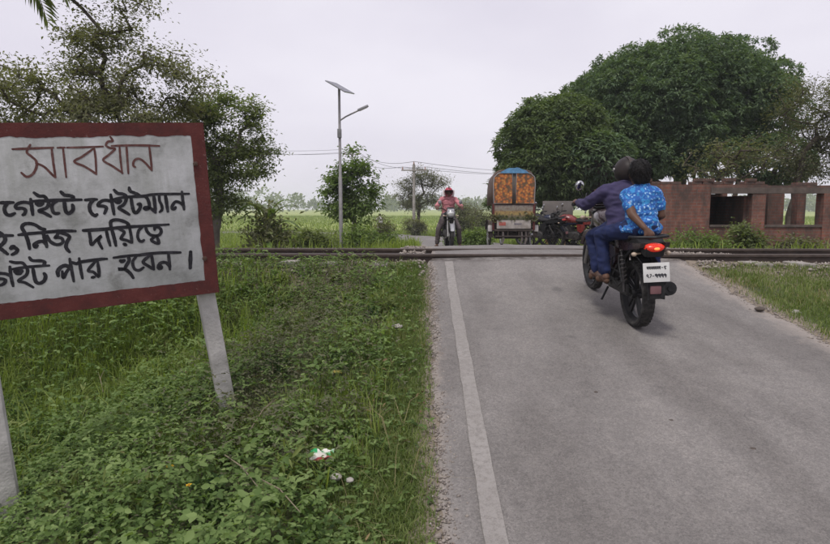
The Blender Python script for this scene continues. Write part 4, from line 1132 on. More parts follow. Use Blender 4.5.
def weed_layer(n, dens, lmin, lmax, zlo, zhi, mt, name, label, seed, hscale=1.0, oval=True, aspect=.58, y0=1.4, y1=7.9, trif=3):
    X, Y, rs = scatter(n, -7.0, .05, y0, y1, seed, dens)
    k = in_view(X, Y); X, Y = X[k], Y[k]; n = len(X)
    Z = height(X, Y); H = thick(X, Y) * hscale * (.25 + .75 * edgefade(X)) + .02
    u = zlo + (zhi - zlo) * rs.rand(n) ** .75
    P = np.stack([X, Y, Z + H * u + .008], -1)
    # leaflets grow in threes from a stalk end
    P = np.repeat(P, trif, 0); n3 = len(P)
    a0 = np.repeat(rs.rand(n) * 6.283, trif) + np.tile(np.arange(trif) * (2.0 if trif == 3 else 2.6) - 2.0, n) + rs.normal(0, .25, n3)
    D = np.stack([np.cos(a0), np.sin(a0), rs.normal(.05, .35, n3)], -1)
    U = unit(np.array([0, -.12, 1.]) + np.repeat(rs.normal(0, .38, (n, 3)), trif, 0))
    L = np.repeat(rs.uniform(lmin, lmax, n), trif) * rs.uniform(.8, 1.15, n3)
    V, F, kk = leaves_arrays(P, D, U, L, L * aspect, .22, .15, oval)
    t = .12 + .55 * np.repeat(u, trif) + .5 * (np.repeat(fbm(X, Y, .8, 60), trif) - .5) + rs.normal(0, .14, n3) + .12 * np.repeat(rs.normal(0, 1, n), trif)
    return tag(link(name, np_mesh(name, V, F, np.repeat(np.clip(t, 0, 1), kk)), mt, smooth=False), label, "weeds", kind='stuff')
longz = lambda X, Y: np.clip(np.exp(-(((X + 3.9) / 1.7) ** 2 + ((Y - 6.2) / 1.3) ** 2)) * 1.3, 0, 1)
weed_layer(70000, lambda X, Y: np.clip(.30 + .7 * edgefade(X), 0, 1) * (1 - .85 * np.clip((X + .33) / .3, 0, 1)) * (1 - .6 * darkzone(X, Y)) * (1 - .5 * longz(X, Y)) * np.clip(3.6 / Y + .18, 0, 1), .020, .038, .1, 1.0, WEED, "weed_cover", "low leafy green weeds carpeting the left verge", 301)
def clumps(n_c, per, rmin, rmax, lmin, lmax, mt, name, label, seed, dens, aspect=.5, tall=1.0):
    """separate bushy weeds, each a dome of small leaves: uneven tops with dark gaps between"""
    X, Y, rs = scatter(n_c, -5.6, -.35, 1.7, 7.6, seed, dens)
    k = in_view(X, Y); X, Y = X[k], Y[k]; n = len(X); r = rs.uniform(rmin, rmax, n); ct = rs.normal(0, .16, n)
    d = unit(rs.normal(size=(n, per, 3))); d[..., 2] = np.abs(d[..., 2]); rad = rs.rand(n, per, 1) ** .45
    C = np.stack([X, Y, height(X, Y) + .03], -1)[:, None] + d * rad * r[:, None, None] * np.array([1, 1, 1.55 * tall])
    C = C.reshape(-1, 3); dd = d.reshape(-1, 3); m_ = len(C)
    D = unit(dd + rs.normal(0, .6, (m_, 3)) + np.array([0, 0, -.1])); U = unit(np.array([0, -.1, 1.]) + rs.normal(0, .45, (m_, 3)))
    L = rs.uniform(lmin, lmax, m_)
    V, F, kk = leaves_arrays(C, D, U, L, L * aspect, .22, .18, True)
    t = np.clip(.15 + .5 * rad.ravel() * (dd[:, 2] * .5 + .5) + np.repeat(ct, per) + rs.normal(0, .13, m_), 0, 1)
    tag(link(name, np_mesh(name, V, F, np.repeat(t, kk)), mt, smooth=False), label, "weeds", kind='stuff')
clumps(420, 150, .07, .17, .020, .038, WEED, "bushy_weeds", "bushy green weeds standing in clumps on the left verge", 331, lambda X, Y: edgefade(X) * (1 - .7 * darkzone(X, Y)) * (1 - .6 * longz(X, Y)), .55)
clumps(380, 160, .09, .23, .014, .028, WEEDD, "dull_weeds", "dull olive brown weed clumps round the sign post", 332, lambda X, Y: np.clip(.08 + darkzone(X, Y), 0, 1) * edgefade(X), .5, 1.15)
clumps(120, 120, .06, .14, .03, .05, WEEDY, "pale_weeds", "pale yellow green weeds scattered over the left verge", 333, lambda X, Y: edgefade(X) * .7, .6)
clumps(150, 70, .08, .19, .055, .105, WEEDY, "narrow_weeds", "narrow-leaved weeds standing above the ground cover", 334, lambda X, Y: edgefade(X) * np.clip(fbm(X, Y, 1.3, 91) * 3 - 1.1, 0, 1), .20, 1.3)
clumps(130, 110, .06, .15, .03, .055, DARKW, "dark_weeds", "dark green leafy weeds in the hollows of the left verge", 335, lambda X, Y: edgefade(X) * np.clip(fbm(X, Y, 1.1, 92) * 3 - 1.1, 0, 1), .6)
X, Y, rs = scatter(1500, -4.5, .3, 1.6, 7.8, 336, lambda X, Y: .25 + .75 * np.clip(1 - np.abs(X + .1) / .45, 0, 1))
X, Y = X[X < .02], Y[X < .02]; n = len(X); H = thick(X, Y) * (.25 + .75 * edgefade(X))
V, F, kk = leaves_arrays(np.stack([X, Y, height(X, Y) + H * rs.uniform(.1, 1.0, n) + .012], -1), unit(rs.normal(size=(n, 3)) * np.array([1, 1, .3])), unit(np.array([0, 0, 1.]) + rs.normal(0, .4, (n, 3))), rs.uniform(.02, .05, n), rs.uniform(.01, .022, n), .3, .2, True)
tag(link("dead_leaves", np_mesh("dead_leaves", V, F, np.repeat(rs.rand(n), kk)), DEADL, smooth=False), "brown dead leaves caught in the verge weeds", "dead leaves", kind='stuff')
weed_layer(9000, lambda X, Y: edgefade(X) * np.clip(fbm(X, Y, 1.0, 47) * 3.2 - 1.5, 0, 1), .032, .058, .55, 1.15, WEED, "broadleaf_weeds", "larger broad-leaved weeds standing above the ground cover", 302, 1.15, True, .62)
weed_layer(26000, lambda X, Y: darkzone(X, Y), .018, .034, .1, 1.25, WEEDD, "brown_weeds", "dull brownish bushy weeds around the sign post", 303, 1.35, True, .5)
# stems and dry twigs
X, Y, rs = scatter(5200, -5.5, -.3, 1.6, 7.6, 305, lambda X, Y: edgefade(X) * (.25 + .75 * darkzone(X, Y)))
k = in_view(X, Y); X, Y = X[k], Y[k]; n = len(X); Z = height(X, Y); H = thick(X, Y) * rs.uniform(.7, 1.45, n) + .05
a = rs.rand(n) * 6.283; Dd = np.stack([np.cos(a), np.sin(a), np.zeros(n)], -1)
V, F, kk = blades_arrays(np.stack([X, Y, Z], -1), Dd, H, np.full(n, .0035), rs.uniform(.1, .7, n))
tag(link("weed_stems", np_mesh("weed_stems", V, F), STEMM, smooth=False), "thin weed stalks sticking out of the left verge", "weeds", kind='stuff')
def grass(name, label, X, Y, rs, hmin, hmax, wmin, wmax, bend, mt, lift=None, clump=0):
    n = len(X); Z = height(X, Y) if lift is None else lift
    a = rs.rand(n) * 6.283; D = np.stack([np.cos(a), np.sin(a), np.zeros(n)], -1)
    H = rs.uniform(hmin, hmax, n) * (.55 + .9 * fbm(X, Y, 2.1, 55))
    V, F, kk = blades_arrays(np.stack([X, Y, Z - .005], -1), D, H, rs.uniform(wmin, wmax, n), rs.uniform(*bend, n))
    t = np.clip(.15 + .5 * fbm(X, Y, 1.1, 66) + rs.normal(0, .2, n), 0, 1)
    tag(link(name, np_mesh(name, V, F, np.repeat(t, kk)), mt, smooth=False), label, "grass", kind='stuff')
# short grass between weeds and road
dl = lambda X, Y: np.clip(1.3 - np.abs(X + .24) / .36, 0, 1) * (.25 + 1.1 * fbm(X, Y, 2.2, 71)) * np.where(X > .0, np.clip(1.0 - X / .08, 0, 1) * .6, 1)
X, Y, rs = scatter(130000, -.85, .10, 1.5, 8.0, 311, lambda X, Y: np.clip(dl(X, Y), 0, 1))
grass("short_grass", "short grass strip along the left edge of the road", X, Y, rs, .02, .075, .003, .006, (.3, 1.1), GRASS)
# right verge
dr = lambda X, Y: np.clip((X - 3.50) / .35, 0, 1) * np.clip(fbm(X, Y, 1.3, 72) * 2.6 - .55, .05, 1) * np.clip((8.0 - Y) / .35, .1, 1)
X, Y, rs = scatter(85000, 3.5, 8.5, 4.6, 8.0, 312, dr)
grass("verge_grass", "thin yellowing grass on the right verge below the rails", X, Y, rs, .025, .10, .004, .008, (.3, 1.1), GRASS)
# bank below the rails on the left
X, Y, rs = scatter(42000, -6.5, -.1, 5.8, 8.18, 313, lambda X, Y: np.clip(fbm(X, Y, 1.2, 73) * 2.4 - .5, .05, 1) * np.clip((8.25 - Y) / .5, .12, 1))
grass("bank_grass", "rough grass on the bank below the left rails", X, Y, rs, .04, .16, .005, .009, (.3, 1.0), GRASS)
# long grass at the left
X, Y, rs = scatter(30000, -6.5, -1.6, 3.6, 7.6, 314, lambda X, Y: longz(X, Y) * (.3 + .9 * fbm(X, Y, 1.6, 74)))
grass("long_grass", "long bright green grass behind and below the sign board", X, Y, rs, .20, .50, .005, .010, (.4, 1.2), LGRASS)
# tufts among the weeds
X, Y, rs = scatter(2600, -4.5, -.3, 1.5, 6.5, 315, lambda X, Y: np.clip(fbm(X, Y, 1.9, 76) * 5 - 2.9, 0, 1))
X = np.repeat(X, 12) + rs.normal(0, .025, len(X) * 12); Y = np.repeat(Y, 12) + rs.normal(0, .025, len(Y) * 12)
grass("grass_tufts", "grass tufts growing up through the left verge weeds", X, Y, rs, .10, .34, .003, .006, (.3, 1.0), LGRASS)
X, Y, rs = scatter(9000, -5, .05, 1.6, 7.9, 319, lambda X, Y: np.clip(.12 + .9 * darkzone(X, Y) + .5 * np.clip(1 - np.abs(X + .3) / .35, 0, 1), 0, 1) * np.clip(fbm(X, Y, 1.4, 81) * 2.6 - .7, 0, 1))
k = in_view(X, Y); X, Y = X[k], Y[k]
grass("dry_grass", "dry straw-coloured stalks among the verge weeds", X, Y, rs, .06, .30, .002, .004, (.3, 1.4), STRAW)
X, Y, rs = scatter(14000, 3.45, 8.5, 4.6, 8.0, 320, lambda X, Y: np.clip((X - 3.45) / .3, 0, 1) * np.clip(fbm(X, Y, 1.4, 82) * 2.6 - .8, 0, 1))
grass("dry_verge_grass", "dry yellow grass on the right verge", X, Y, rs, .03, .10, .003, .006, (.3, 1.4), STRAW)
# far side of the rails, both sides of the far road
def off_road(X, Y):
    d, _, _ = road_dist(X, Y); return d > 1.9
X, Y, rs = scatter(90000, -13, 14, 10.4, 24, 316, lambda X, Y: off_road(X, Y) * np.clip(fbm(X, Y, .6, 77) * 2 - .2, .15, 1) * (np.hypot((X - 4.4) / 2.2, (Y - 17) / 2.8) > .9) * np.where((X > 4.8) & (Y > 12.8), .25, 1))
grass("far_grass", "tall green grass between the rails and the far road", X, Y, rs, .10, .34, .010, .02, (.3, 1.0), LGRASS)
X, Y, rs = scatter(80000, -60, 12, 24, 66, 317, lambda X, Y: off_road(X, Y) * np.clip(fbm(X, Y, .4, 78) * 2 - .3, .1, 1))
grass("roadside_grass", "green grass banks along the far road and field edge", X, Y, rs, .15, .45, .03, .05, (.3, 1.0), LGRASS)
X, Y, rs = scatter(110000, -110, 110, 36, 190, 318, lambda X, Y: off_road(X, Y) * (Y > np.where(X > 1, 36, 66)))
grass("paddy", "bright green rice crop in the flat fields", X, Y, rs, .25, .45, .06, .12, (.2, .8), LGRASS)
# litter and small finds
def crumple(name, c, s, m, seed, n=7, amp=.35):
    rd = random.Random(seed); b = MB(); vs = []; fs = []
    for i in range(n):
        for j in range(n):
            u, v = i / (n - 1) - .5, j / (n - 1) - .5
            vs.append((c[0] + s[0] * u + rd.uniform(-.1, .1) * s[0] * amp, c[1] + s[1] * v + rd.uniform(-.1, .1) * s[1] * amp, c[2] + s[2] * (rd.uniform(-.5, .5) + .5 * math.sin(3 * u + seed) * math.cos(4 * v))))
    for i in range(n - 1):
        for j in range(n - 1): a_ = i * n + j; fs.append((a_, a_ + 1, a_ + n + 1, a_ + n))
    b.add(vs, fs); o = b.build(name, m); sm = o.modifiers.new("thickness", 'SOLIDIFY'); sm.thickness = .002
    return o
def onveg(px, py, lift=.0):
    """where the sight line through a pixel meets the verge, raised by lift"""
    d = ray_dir(px, py); t = 1.5
    while t < 20:
        q = Vector((0, 0, 1.5)) + d * t
        if q.z < gz(q.x, q.y) + lift: return q
        t += .01
    return q
m, nt, bs = base_mat("printed_packet")
co = ncoord(nt)
c = nramp(nt, nnoise(nt, 9, 2, .5, co), [(.42, (.02, .30, .09)), (.46, (.75, .72, .66)), (.58, (.75, .72, .66)), (.61, (.33, .05, .05))])
nt.links.new(c, bs.inputs['Base Color']); bs.inputs['Roughness'].default_value = .3
q = onveg(322, 456, .14); tag(crumple("wrapper", (0, 0, 0), (.13, .09, .05), m, 3), "crumpled green and white food wrapper lying in the weeds", "wrapper").location = q
WHITE = mat("dull_white_litter", (.33, .31, .28), .7, 0, .15, 20)
for k, (px, py, s_, lab) in enumerate(((336, 477, .032, "round pale stone in the grass just below the wrapper"), (350, 480, .022, "small white stone right of the pale stone by the wrapper"))):
    q = onveg(px, py, .08); rd = random.Random(k); b = MB(); b.ell((0, 0, 0), (s_, s_ * .8, s_ * .6), None, 9, 6); b.v = [tuple(c * rd.uniform(.88, 1.12) for c in v) for v in b.v]
    o = tag(b.build("stone", WHITE), lab, "stone"); o.location = q
q = onveg(397, 326, .05); tag(crumple("paper_scrap", (0, 0, 0), (.10, .06, .03), WHITE, 8), "white paper scrap in the short grass near the road edge", "paper").location = q
q = onveg(337, 372, .10); tag(crumple("dead_leaf", (0, 0, 0), (.075, .05, .02), mat("yellow_leaf", (.45, .36, .10), .7), 9), "yellow dead leaf lying on the dark weeds", "leaf").location = q
q = onveg(284, 262, .02); tag(crumple("paper_scrap", (0, 0, 0), (.14, .07, .02), WHITE, 12), "pale scrap on the ballast below the left rails", "paper").location = q
q = onveg(795, 312, .01); tag(crumple("plastic_scrap", (0, 0, 0), (.10, .06, .03), WHITE, 14), "whitish plastic scrap at the right edge of the road", "litter").location = q
for k, (px, py, s_, lab) in enumerate(((760, 309, .05, "brown stone lying on the right edge of the road"), (671, 421, .022, "dark pebble in the middle of the lane"), (753, 449, .02, "dark pebble on the lane near the right picture edge"), (596, 392, .014, "tiny pebble left of the lane's middle"))):
    d = ray_dir(px, py); t = 1.0
    while t < 15:
        q = Vector((0, 0, 1.5)) + d * t
        if q.z < road_z(q.y) + .02: break
        t += .01
    rd = random.Random(40 + k); b = MB(); b.ell((0, 0, 0), (s_, s_ * .75, s_ * .5), None, 9, 6); b.v = [tuple(c * rd.uniform(.85, 1.15) for c in v) for v in b.v]
    tag(b.build("stone", mat("dark_stone", (.09, .075, .065), .9)), lab, "stone").location = q
# yellow flowering weed
YEL = mat("yellow_petal", (.75, .47, .03), .6)
for k, (px, py, lab) in enumerate(((170, 467, "yellow wildflower at the bottom left, the upper and larger one"), (189, 486, "smaller yellow wildflower below the larger one at the bottom left"))):
    q = onveg(px, py, .26); g = gz(q.x, q.y); e = empty("wildflower", (q.x, q.y, g), label=lab, cat="wildflower"); h = q.z - g
    b = MB(); b.tube([(0, 0, 0), (.02, .01, h * .6), (0, 0, h)], .004, 5); b.build("stem", STEMM, e)
    for j in range(6 if k == 0 else 5):
        a_ = j * 6.283 / 6 + k; b = MB(); r_ = .026 if k == 0 else .019
        b.add([(0, 0, h), (math.cos(a_ - .4) * r_ * .7, math.sin(a_ - .4) * r_ * .7, h + .008), (math.cos(a_) * r_, math.sin(a_) * r_, h + .006), (math.cos(a_ + .4) * r_ * .7, math.sin(a_ + .4) * r_ * .7, h + .008)], [(0, 1, 2, 3)])
        b.build("petal", YEL, e)
    b = MB(); b.ell((0, 0, h + .006), (.007, .007, .006), None, 8, 5); b.build("flower_centre", mat("flower_brown", (.3, .15, .02), .8), e)
# dry fallen stalks
for k, (a_, b_, lab) in enumerate((((250, 430), (275, 400), "dry stalk leaning over the weeds left of the wrapper"), ((262, 480), (300, 512), "longest dry stalk low in the weeds at the bottom"), ((225, 455), (262, 492), "pale dry twig above the longest stalk at the bottom"), ((103, 392), (98, 372), "short straw-coloured stalk standing in the left weeds"))):
    p0, p1 = onveg(*a_, .2), onveg(*b_, .24); mid = (p0 + p1) / 2 + Vector((0, 0, .03))
    b = MB(); b.tube([p0, mid, p1], [.004, .0035, .002], 6)
    v = mid - p0; side = v.cross(Vector((0, 0, 1))).normalized()
    b.tube([mid, mid + v * .45 + side * .05 + Vector((0, 0, .03))], [.0025, .001], 5)
    tag(b.build("dry_twig", TWIG), lab, "twig")

# ------------------------------------------------------------------ motorcycles
BLACK = mat("satin_black", (0.018, 0.018, 0.019), .45, 0, .3, 20, dirt=.25, dirtcol=(.09, .08, .07))
RUBBER = mat("tyre_rubber", (0.030, 0.029, 0.028), .85, 0, .3, 25, .3, 90, dirt=.55, dirtcol=(.13, .12, .11))
ALLOY = mat("alloy_grey", (0.24, 0.235, 0.23), .4, .8, .25, 20, dirt=.3)
STEEL = mat("chrome_steel", (0.55, 0.55, 0.55), .25, 1.0, .1, 20)
ENGM = mat("engine_metal", (0.085, 0.083, 0.082), .5, .6, .3, 25, dirt=.4)
VINYL = mat("seat_vinyl", (0.022, 0.021, 0.022), .5, 0, .25, 14, .25, 120)
TAILR = mat("tail_lens", (0.62, 0.030, 0.012), .25, 0, .12, 60, emit=.18)
TAILC = mat("tail_bulb", (0.95, 0.30, 0.06), .3, 0, .1, 60, emit=.6)
AMBER = mat("indicator_lens", (0.42, 0.33, 0.25), .25, 0, .1)
PLATE = mat("plate_white", (0.60, 0.60, 0.58), .5, 0, .06, 10, dirt=.25, dirtcol=(.35, .32, .28))
MIRR = mat("mirror_glass", (0.62, 0.63, 0.65), .12, 1.0, .02)
def arc(c, r, a0, a1, n, x=0.0):
    return [(x, c[0] + r * math.cos(R(a0 + (a1 - a0) * i / n)), c[1] + r * math.sin(R(a0 + (a1 - a0) * i / n))) for i in range(n + 1)]
def strip(b, pts, w, prof=.02, th=.006):
    """curved sheet (mudguard): centre line pts, half width w, edges turned down"""
    n = len(pts); P = [Vector(p) for p in pts]; vs = []; fs = []
    for i in range(n):
        d = (P[min(n - 1, i + 1)] - P[max(0, i - 1)]).normalized(); nn = Vector((1, 0, 0)).cross(d); nn = nn if True else nn
        for (u, k) in ((-1, -prof), (-.6, 0), (.6, 0), (1, -prof)): vs.append(P[i] + Vector((u * w, 0, 0)) + nn * k)
        for (u, k) in ((1, -prof), (.6, 0), (-.6, 0), (-1, -prof)): vs.append(P[i] + Vector((u * w * .96, 0, 0)) + nn * (k - th))
    for i in range(n - 1):
        for j in range(8): j2 = (j + 1) % 8; fs.append((i * 8 + j, i * 8 + j2, i * 8 + 8 + j2, i * 8 + 8 + j))
    fs.append(tuple(range(8))); fs.append(tuple((n - 1) * 8 + j for j in range(7, -1, -1)))
    return b.add(vs, fs)
def wheel(root, y, r, w, spokes=5):
    c = (0, y, r)
    hub = MB(); hub.lathe([(.001, -.055), (.045, -.055), (.05, -.03), (.035, 0), (.05, .03), (.045, .055), (.001, .055)], c, 'X', 20)
    for k in range(spokes):
        a = 2 * math.pi * k / spokes + .3; d = Vector((0, math.cos(a), math.sin(a))); s = Vector((0, -math.sin(a), math.cos(a)))
        for q in (-.5, .5):
            hub.tube([Vector(c) + d * .04 + s * .02 * q * 2, Vector(c) + d * (r - .075) + s * .035 * q * 2], [.016, .012], 6)
    o = hub.build("wheel", BLACK, root)
    b = MB(); b.lathe([(r - .062, -.040), (r - .050, -.044), (r - .044, -.036), (r - .070, 0), (r - .044, .036), (r - .050, .044), (r - .062, .040), (r - .082, 0)], c, 'X', 40, closed=True); b.build("rim", BLACK, o)
    b = MB(); prof = [(r - .050, -w * .40), (r - .030, -w * .5), (r - .012, -w * .46), (r - .003, -w * .25), (r, 0), (r - .003, w * .25), (r - .012, w * .46), (r - .030, w * .5), (r - .050, w * .40)]
    b.lathe(prof, c, 'X', 48, closed=True); ty = b.build("tyre", RUBBER, o)
    b = MB()
    for k in range(44):      # tread blocks
        a = 2 * math.pi * k / 44
        for q in (-1, 1):
            d = Vector((0, math.cos(a), math.sin(a))); b.box(Vector(c) + d * (r - .004) + Vector((q * w * .27, 0, 0)), (w * .30, .022, .010), Matrix.Rotation(a - math.pi / 2 + 0, 3, 'X'))
    tag(b.build("tread", RUBBER, ty, smooth=False), kind='stuff')
    return o
def motorcycle(name, loc, heading, pitch, roll, paint, label, group, plate=False, lit=False, cowl=None):
    root = empty(name, loc, label=label, cat="motorcycle", group=group)
    root.rotation_euler = Euler((pitch, roll, heading), 'XYZ')
    rw = wheel(root, 0, .305, .115); fw = wheel(root, 1.29, .300, .085)
    b = MB(); b.lathe([(.001, -.006), (.11, -.006), (.11, .006), (.001, .006)], (.062, 1.29, .30), 'X', 28); b.build("brake_disc", ALLOY, fw)
    # frame
    b = MB()
    b.tube([(0, 1.02, .84), (0, .86, .86), (0, .55, .76), (0, .30, .70)], .022, 8)
    b.tube([(0, 1.04, .78), (0, .93, .55), (0, .82, .33), (0, .50, .28), (0, .38, .34)], .02, 8)
    for s in (-1, 1):
        b.tube([(s * .05, .45, .72), (s * .11, .22, .70), (s * .11, -.28, .78)], .014, 7)
        b.tube([(s * .10, .40, .34), (s * .11, .22, .52), (s * .11, -.12, .74)], .012, 7)
        b.tube([(s * .05, .40, .34), (s * .05, .40, .72)], .02, 7)
    b.build("frame", BLACK, root)
    b = MB()
    for s in (-1, 1): b.tube([(s * .085, .40, .35), (s * .085, .0, .305), (s * .085, -.05, .305)], .022, 8, flat=.6)
    b.build("swingarm", BLACK, root)
    b = MB(); b.rbox((-.10, .20, .33), (.03, .50, .10), .012, (R(-5), 0, 0)); b.build("chain_case", BLACK, root)
    for s in (-1, 1):
        b = MB(); b.tube([(s * .125, -.02, .33), (s * .12, .09, .68)], .012, 8)
        p0, p1 = Vector((s * .125, .005, .41)), Vector((s * .12, .085, .66)); pts = []
        for i in range(57):
            t = i / 56; a = t * 7 * 6.283; pts.append(p0.lerp(p1, t) + Vector((math.cos(a) * .03, math.sin(a) * .03, 0)))
        b.tube(pts, .0065, 5); b.build("shock_absorber", mat("spring_dark", (.05, .045, .045), .4, .4), root)
    # engine
    b = MB(); b.rbox((0, .52, .38), (.26, .34, .20), .04); b.lathe([(.001, -.15), (.085, -.15), (.095, -.13), (.095, .13), (.085, .15), (.001, .15)], (0, .46, .37), 'X', 24)
    en = b.build("engine", ENGM, root)
    b = MB()
    for k in range(7): b.rbox((0, .64 + k * .012, .46 + k * .026), (.17, .17, .012), .004, (R(-22), 0, 0))
    b.rbox((0, .67, .54), (.11, .12, .24), .02, (R(-22), 0, 0)); b.build("cylinder_fins", ENGM, en)
    b = MB(); b.tube([(.02, .76, .52), (.05, .86, .42), (.09, .80, .27), (.13, .55, .23), (.15, .25, .29)], .021, 10); b.build("exhaust_pipe", ALLOY, root)
    b = MB(); b.tube([(.155, .27, .30), (.17, .16, .33), (.185, -.22, .405), (.187, -.27, .415)], [.025, .058, .068, .058], 16); mf = b.build("muffler", BLACK, root)
    b = MB(); b.rbox((.235, 0, .385), (.012, .34, .06), .005, (R(-10), 0, 0)); b.build("heat_shield", ALLOY, mf)
    b = MB(); b.tube([(.187, -.265, .414), (.187, -.285, .418)], .026, 10); b.build("outlet", BLACK, mf)
    # bodywork
    b = MB(); prof = [(.42, .085, .80, .74), (.50, .135, .88, .73), (.60, .16, .945, .73), (.72, .165, .97, .74), (.84, .16, .965, .77), (.93, .12, .92, .80), (.98, .07, .87, .82)]
    vs = []; fs = []; N_ = 14
    for (y, hw, zt, zb) in prof:
        for j in range(N_):
            t = 2 * math.pi * j / N_; cx, sz = math.cos(t), math.sin(t)
            vs.append((hw * (abs(cx) ** .7) * (1 if cx >= 0 else -1), y, (zt + zb) / 2 + (zt - zb) / 2 * (abs(sz) ** .75) * (1 if sz >= 0 else -1)))
    for i in range(len(prof) - 1):
        for j in range(N_): j2 = (j + 1) % N_; fs.append((i * N_ + j, i * N_ + j2, (i + 1) * N_ + j2, (i + 1) * N_ + j))
    fs.append(tuple(range(N_))); fs.append(tuple((len(prof) - 1) * N_ + j for j in range(N_ - 1, -1, -1)))
    b.add(vs, fs); tk = b.build("fuel_tank", paint, root)
    b = MB(); b.lathe([(.001, .0), (.032, .0), (.032, .012), (.001, .016)], (0, .74, .965), 'Z', 16); b.build("filler_cap", STEEL, tk)
    for s in (-1, 1):
        b = MB(); b.prism([(.44, .70), (.42, .52), (.32, .46), (.20, .58), (.22, .70)], s * .095, s * .135, 'X'); b.build("side_panel", paint, root)
        b = MB(); b.prism([(.26, .70), (.0, .71), (-.34, .80), (-.36, .845), (-.1, .80), (.26, .765)], s * .085, s * .125, 'X'); b.build("tail_cowl", paint, root)
    b = MB(); b.prism([(.47, .775), (.40, .765), (.10, .755), (-.28, .80), (-.30, .83), (-.22, .865), (.0, .855), (.08, .835), (.16, .805), (.40, .815), (.48, .85)], -.115, .115, 'X'); st = b.build("seat", VINYL, root)
    bv = st.modifiers.new("round", 'BEVEL'); bv.width = .03; bv.segments = 3; bv.limit_method = 'ANGLE'
    b = MB(); b.tube([(-.10, -.02, .80), (-.14, -.14, .86), (-.125, -.30, .885), (0, -.36, .89), (.125, -.30, .885), (.14, -.14, .86), (.10, -.02, .80)], .013, 8); b.build("grab_rail", BLACK, root)
    b = MB(); strip(b, [(0, .30, .60), (0, .16, .655), (0, 0, .665), (0, -.16, .655), (0, -.27, .62), (0, -.36, .53), (0, -.40, .44), (0, -.405, .37)], .075, .025); b.build("rear_mudguard", BLACK, root)
    b = MB(); b.rbox((0, -.30, .775), (.17, .13, .10), .03, (R(12), 0, 0)); b.build("tail_housing", BLACK, root)
    b = MB(); b.ell((0, -.335, .80), (.088, .050, .037), (R(14), 0, 0), 20, 12); tl = b.build("tail_light", TAILR if lit else mat("tail_lens_off", (.30, .02, .015), .25), root)
    if lit:
        b = MB(); b.ell((0.005, -.372, .797), (.030, .018, .014), None, 10, 8); b.build("bulb", TAILC, tl)
    b = MB(); b.rbox((0, -.408, .45), (.095, .02, .07), .018, (R(-4), 0, 0)); b.build("reflector", mat("reflector_red", (.20, .105, .11), .4), root)
    for s in (-1, 1):
        b = MB(); b.tube([(s * .08, -.25, .735), (s * .13, -.27, .735)], .008, 6); b.ell((s * .145, -.275, .735), (.024, .024, .019), None, 12, 8); b.build("indicator", AMBER, root)
        b = MB(); b.tube([(s * .10, .50, .33), (s * .25, .50, .33)], .014, 8); b.build("footrest", BLACK, root)
        b = MB(); b.tube([(s * .12, .18, .40), (s * .24, .18, .40)], .013, 8); b.build("pillion_footrest", BLACK, root)
    if plate:
        Mp = Euler((R(-14), 0, 0)).to_matrix()
        b = MB(); b.rbox((0, -.405, .602), (.222, .008, .162), .003, Mp); pl = b.build("number_plate", PLATE, root)
        for S in ([t for t in PLATE_STROKES if t[1][0][1] > 0], [t for t in PLATE_STROKES if t[1][0][1] <= 0]):
            b = brush(S, .0075, -.0055, unit_=.00094, seed=3, dy=.00002)
            b.v = [tuple(Vector((0, -.405, .602)) + Mp @ Vector(v)) for v in b.v]; b.build("lettering", mat("plate_ink", (.05, .05, .055), .6), pl, smooth=False)
    # front end
    for s in (-1, 1):
        b = MB(); b.tube([(s * .085, 1.29, .30), (s * .085, 1.16, .60)], .026, 10); b.tube([(s * .085, 1.16, .60), (s * .085, 1.03, .93)], .019, 10); b.build("fork_leg", ALLOY, root)
    b = MB(); b.rbox((0, 1.04, .90), (.22, .07, .03), .008); b.rbox((0, 1.10, .74), (.22, .07, .03), .008); b.build("fork_yoke", BLACK, root)
    b = MB(); strip(b, arc((1.29, .30), .335, 25, 150, 12), .058, .03); b.build("front_mudguard", cowl or paint, root)
    b = MB(); b.tube([(-.36, .86, 1.02), (-.20, .93, 1.035), (-.08, 1.0, .955), (.08, 1.0, .955), (.20, .93, 1.035), (.36, .86, 1.02)], .012, 8); hb = b.build("handlebar", BLACK, root)
    for s in (-1, 1):
        b = MB(); b.tube([(s * .245, .912, 1.031), (s * .365, .858, 1.019)], .018, 10); b.build("grip", RUBBER, hb)
        b = MB(); b.tube([(s * .24, .945, 1.02), (s * .35, .91, 1.0)], .006, 6); b.build("lever", ALLOY, hb)
        b = MB(); b.tube([(s * .22, .93, 1.035), (s * .25, .95, 1.12), (s * .265, .94, 1.15)], .006, 6); mi = b.build("mirror", BLACK, root)
        Mm = Euler((R(6), 0, R(-s * 10))).to_matrix()
        b = MB(); b.ell((s * .275, .94, 1.20), (.050, .022, .056), Mm, 18, 10); b.build("mirror_shell", mat("mirror_shell_grey", (.20, .20, .21), .4, .3), mi)
        b = MB(); b.ell((s * .275, .928, 1.20), (.043, .013, .048), Mm, 18, 10); b.build("mirror_glass", MIRR, mi)
        b = MB(); b.tube([(s * .09, 1.10, .84), (s * .16, 1.12, .84)], .008, 6); b.ell((s * .18, 1.12, .84), (.03, .028, .022), None, 12, 8); b.build("indicator", AMBER, root)
    b = MB(); b.ell((0, 1.13, .90), (.115, .10, .12), (R(-20), 0, 0), 18, 12); b.prism([(1.04, .98), (1.12, 1.02), (1.16, .99), (1.19, .90), (1.08, .92)], -.085, .085, 'X'); hc = b.build("headlight_cowl", cowl or paint, root)
    b = MB(); b.ell((0, 1.195, .885), (.088, .035, .072), (R(-20), 0, 0), 18, 12); b.build("headlight", mat("headlight_glass", (.75, .76, .76), .12, .3), hc)
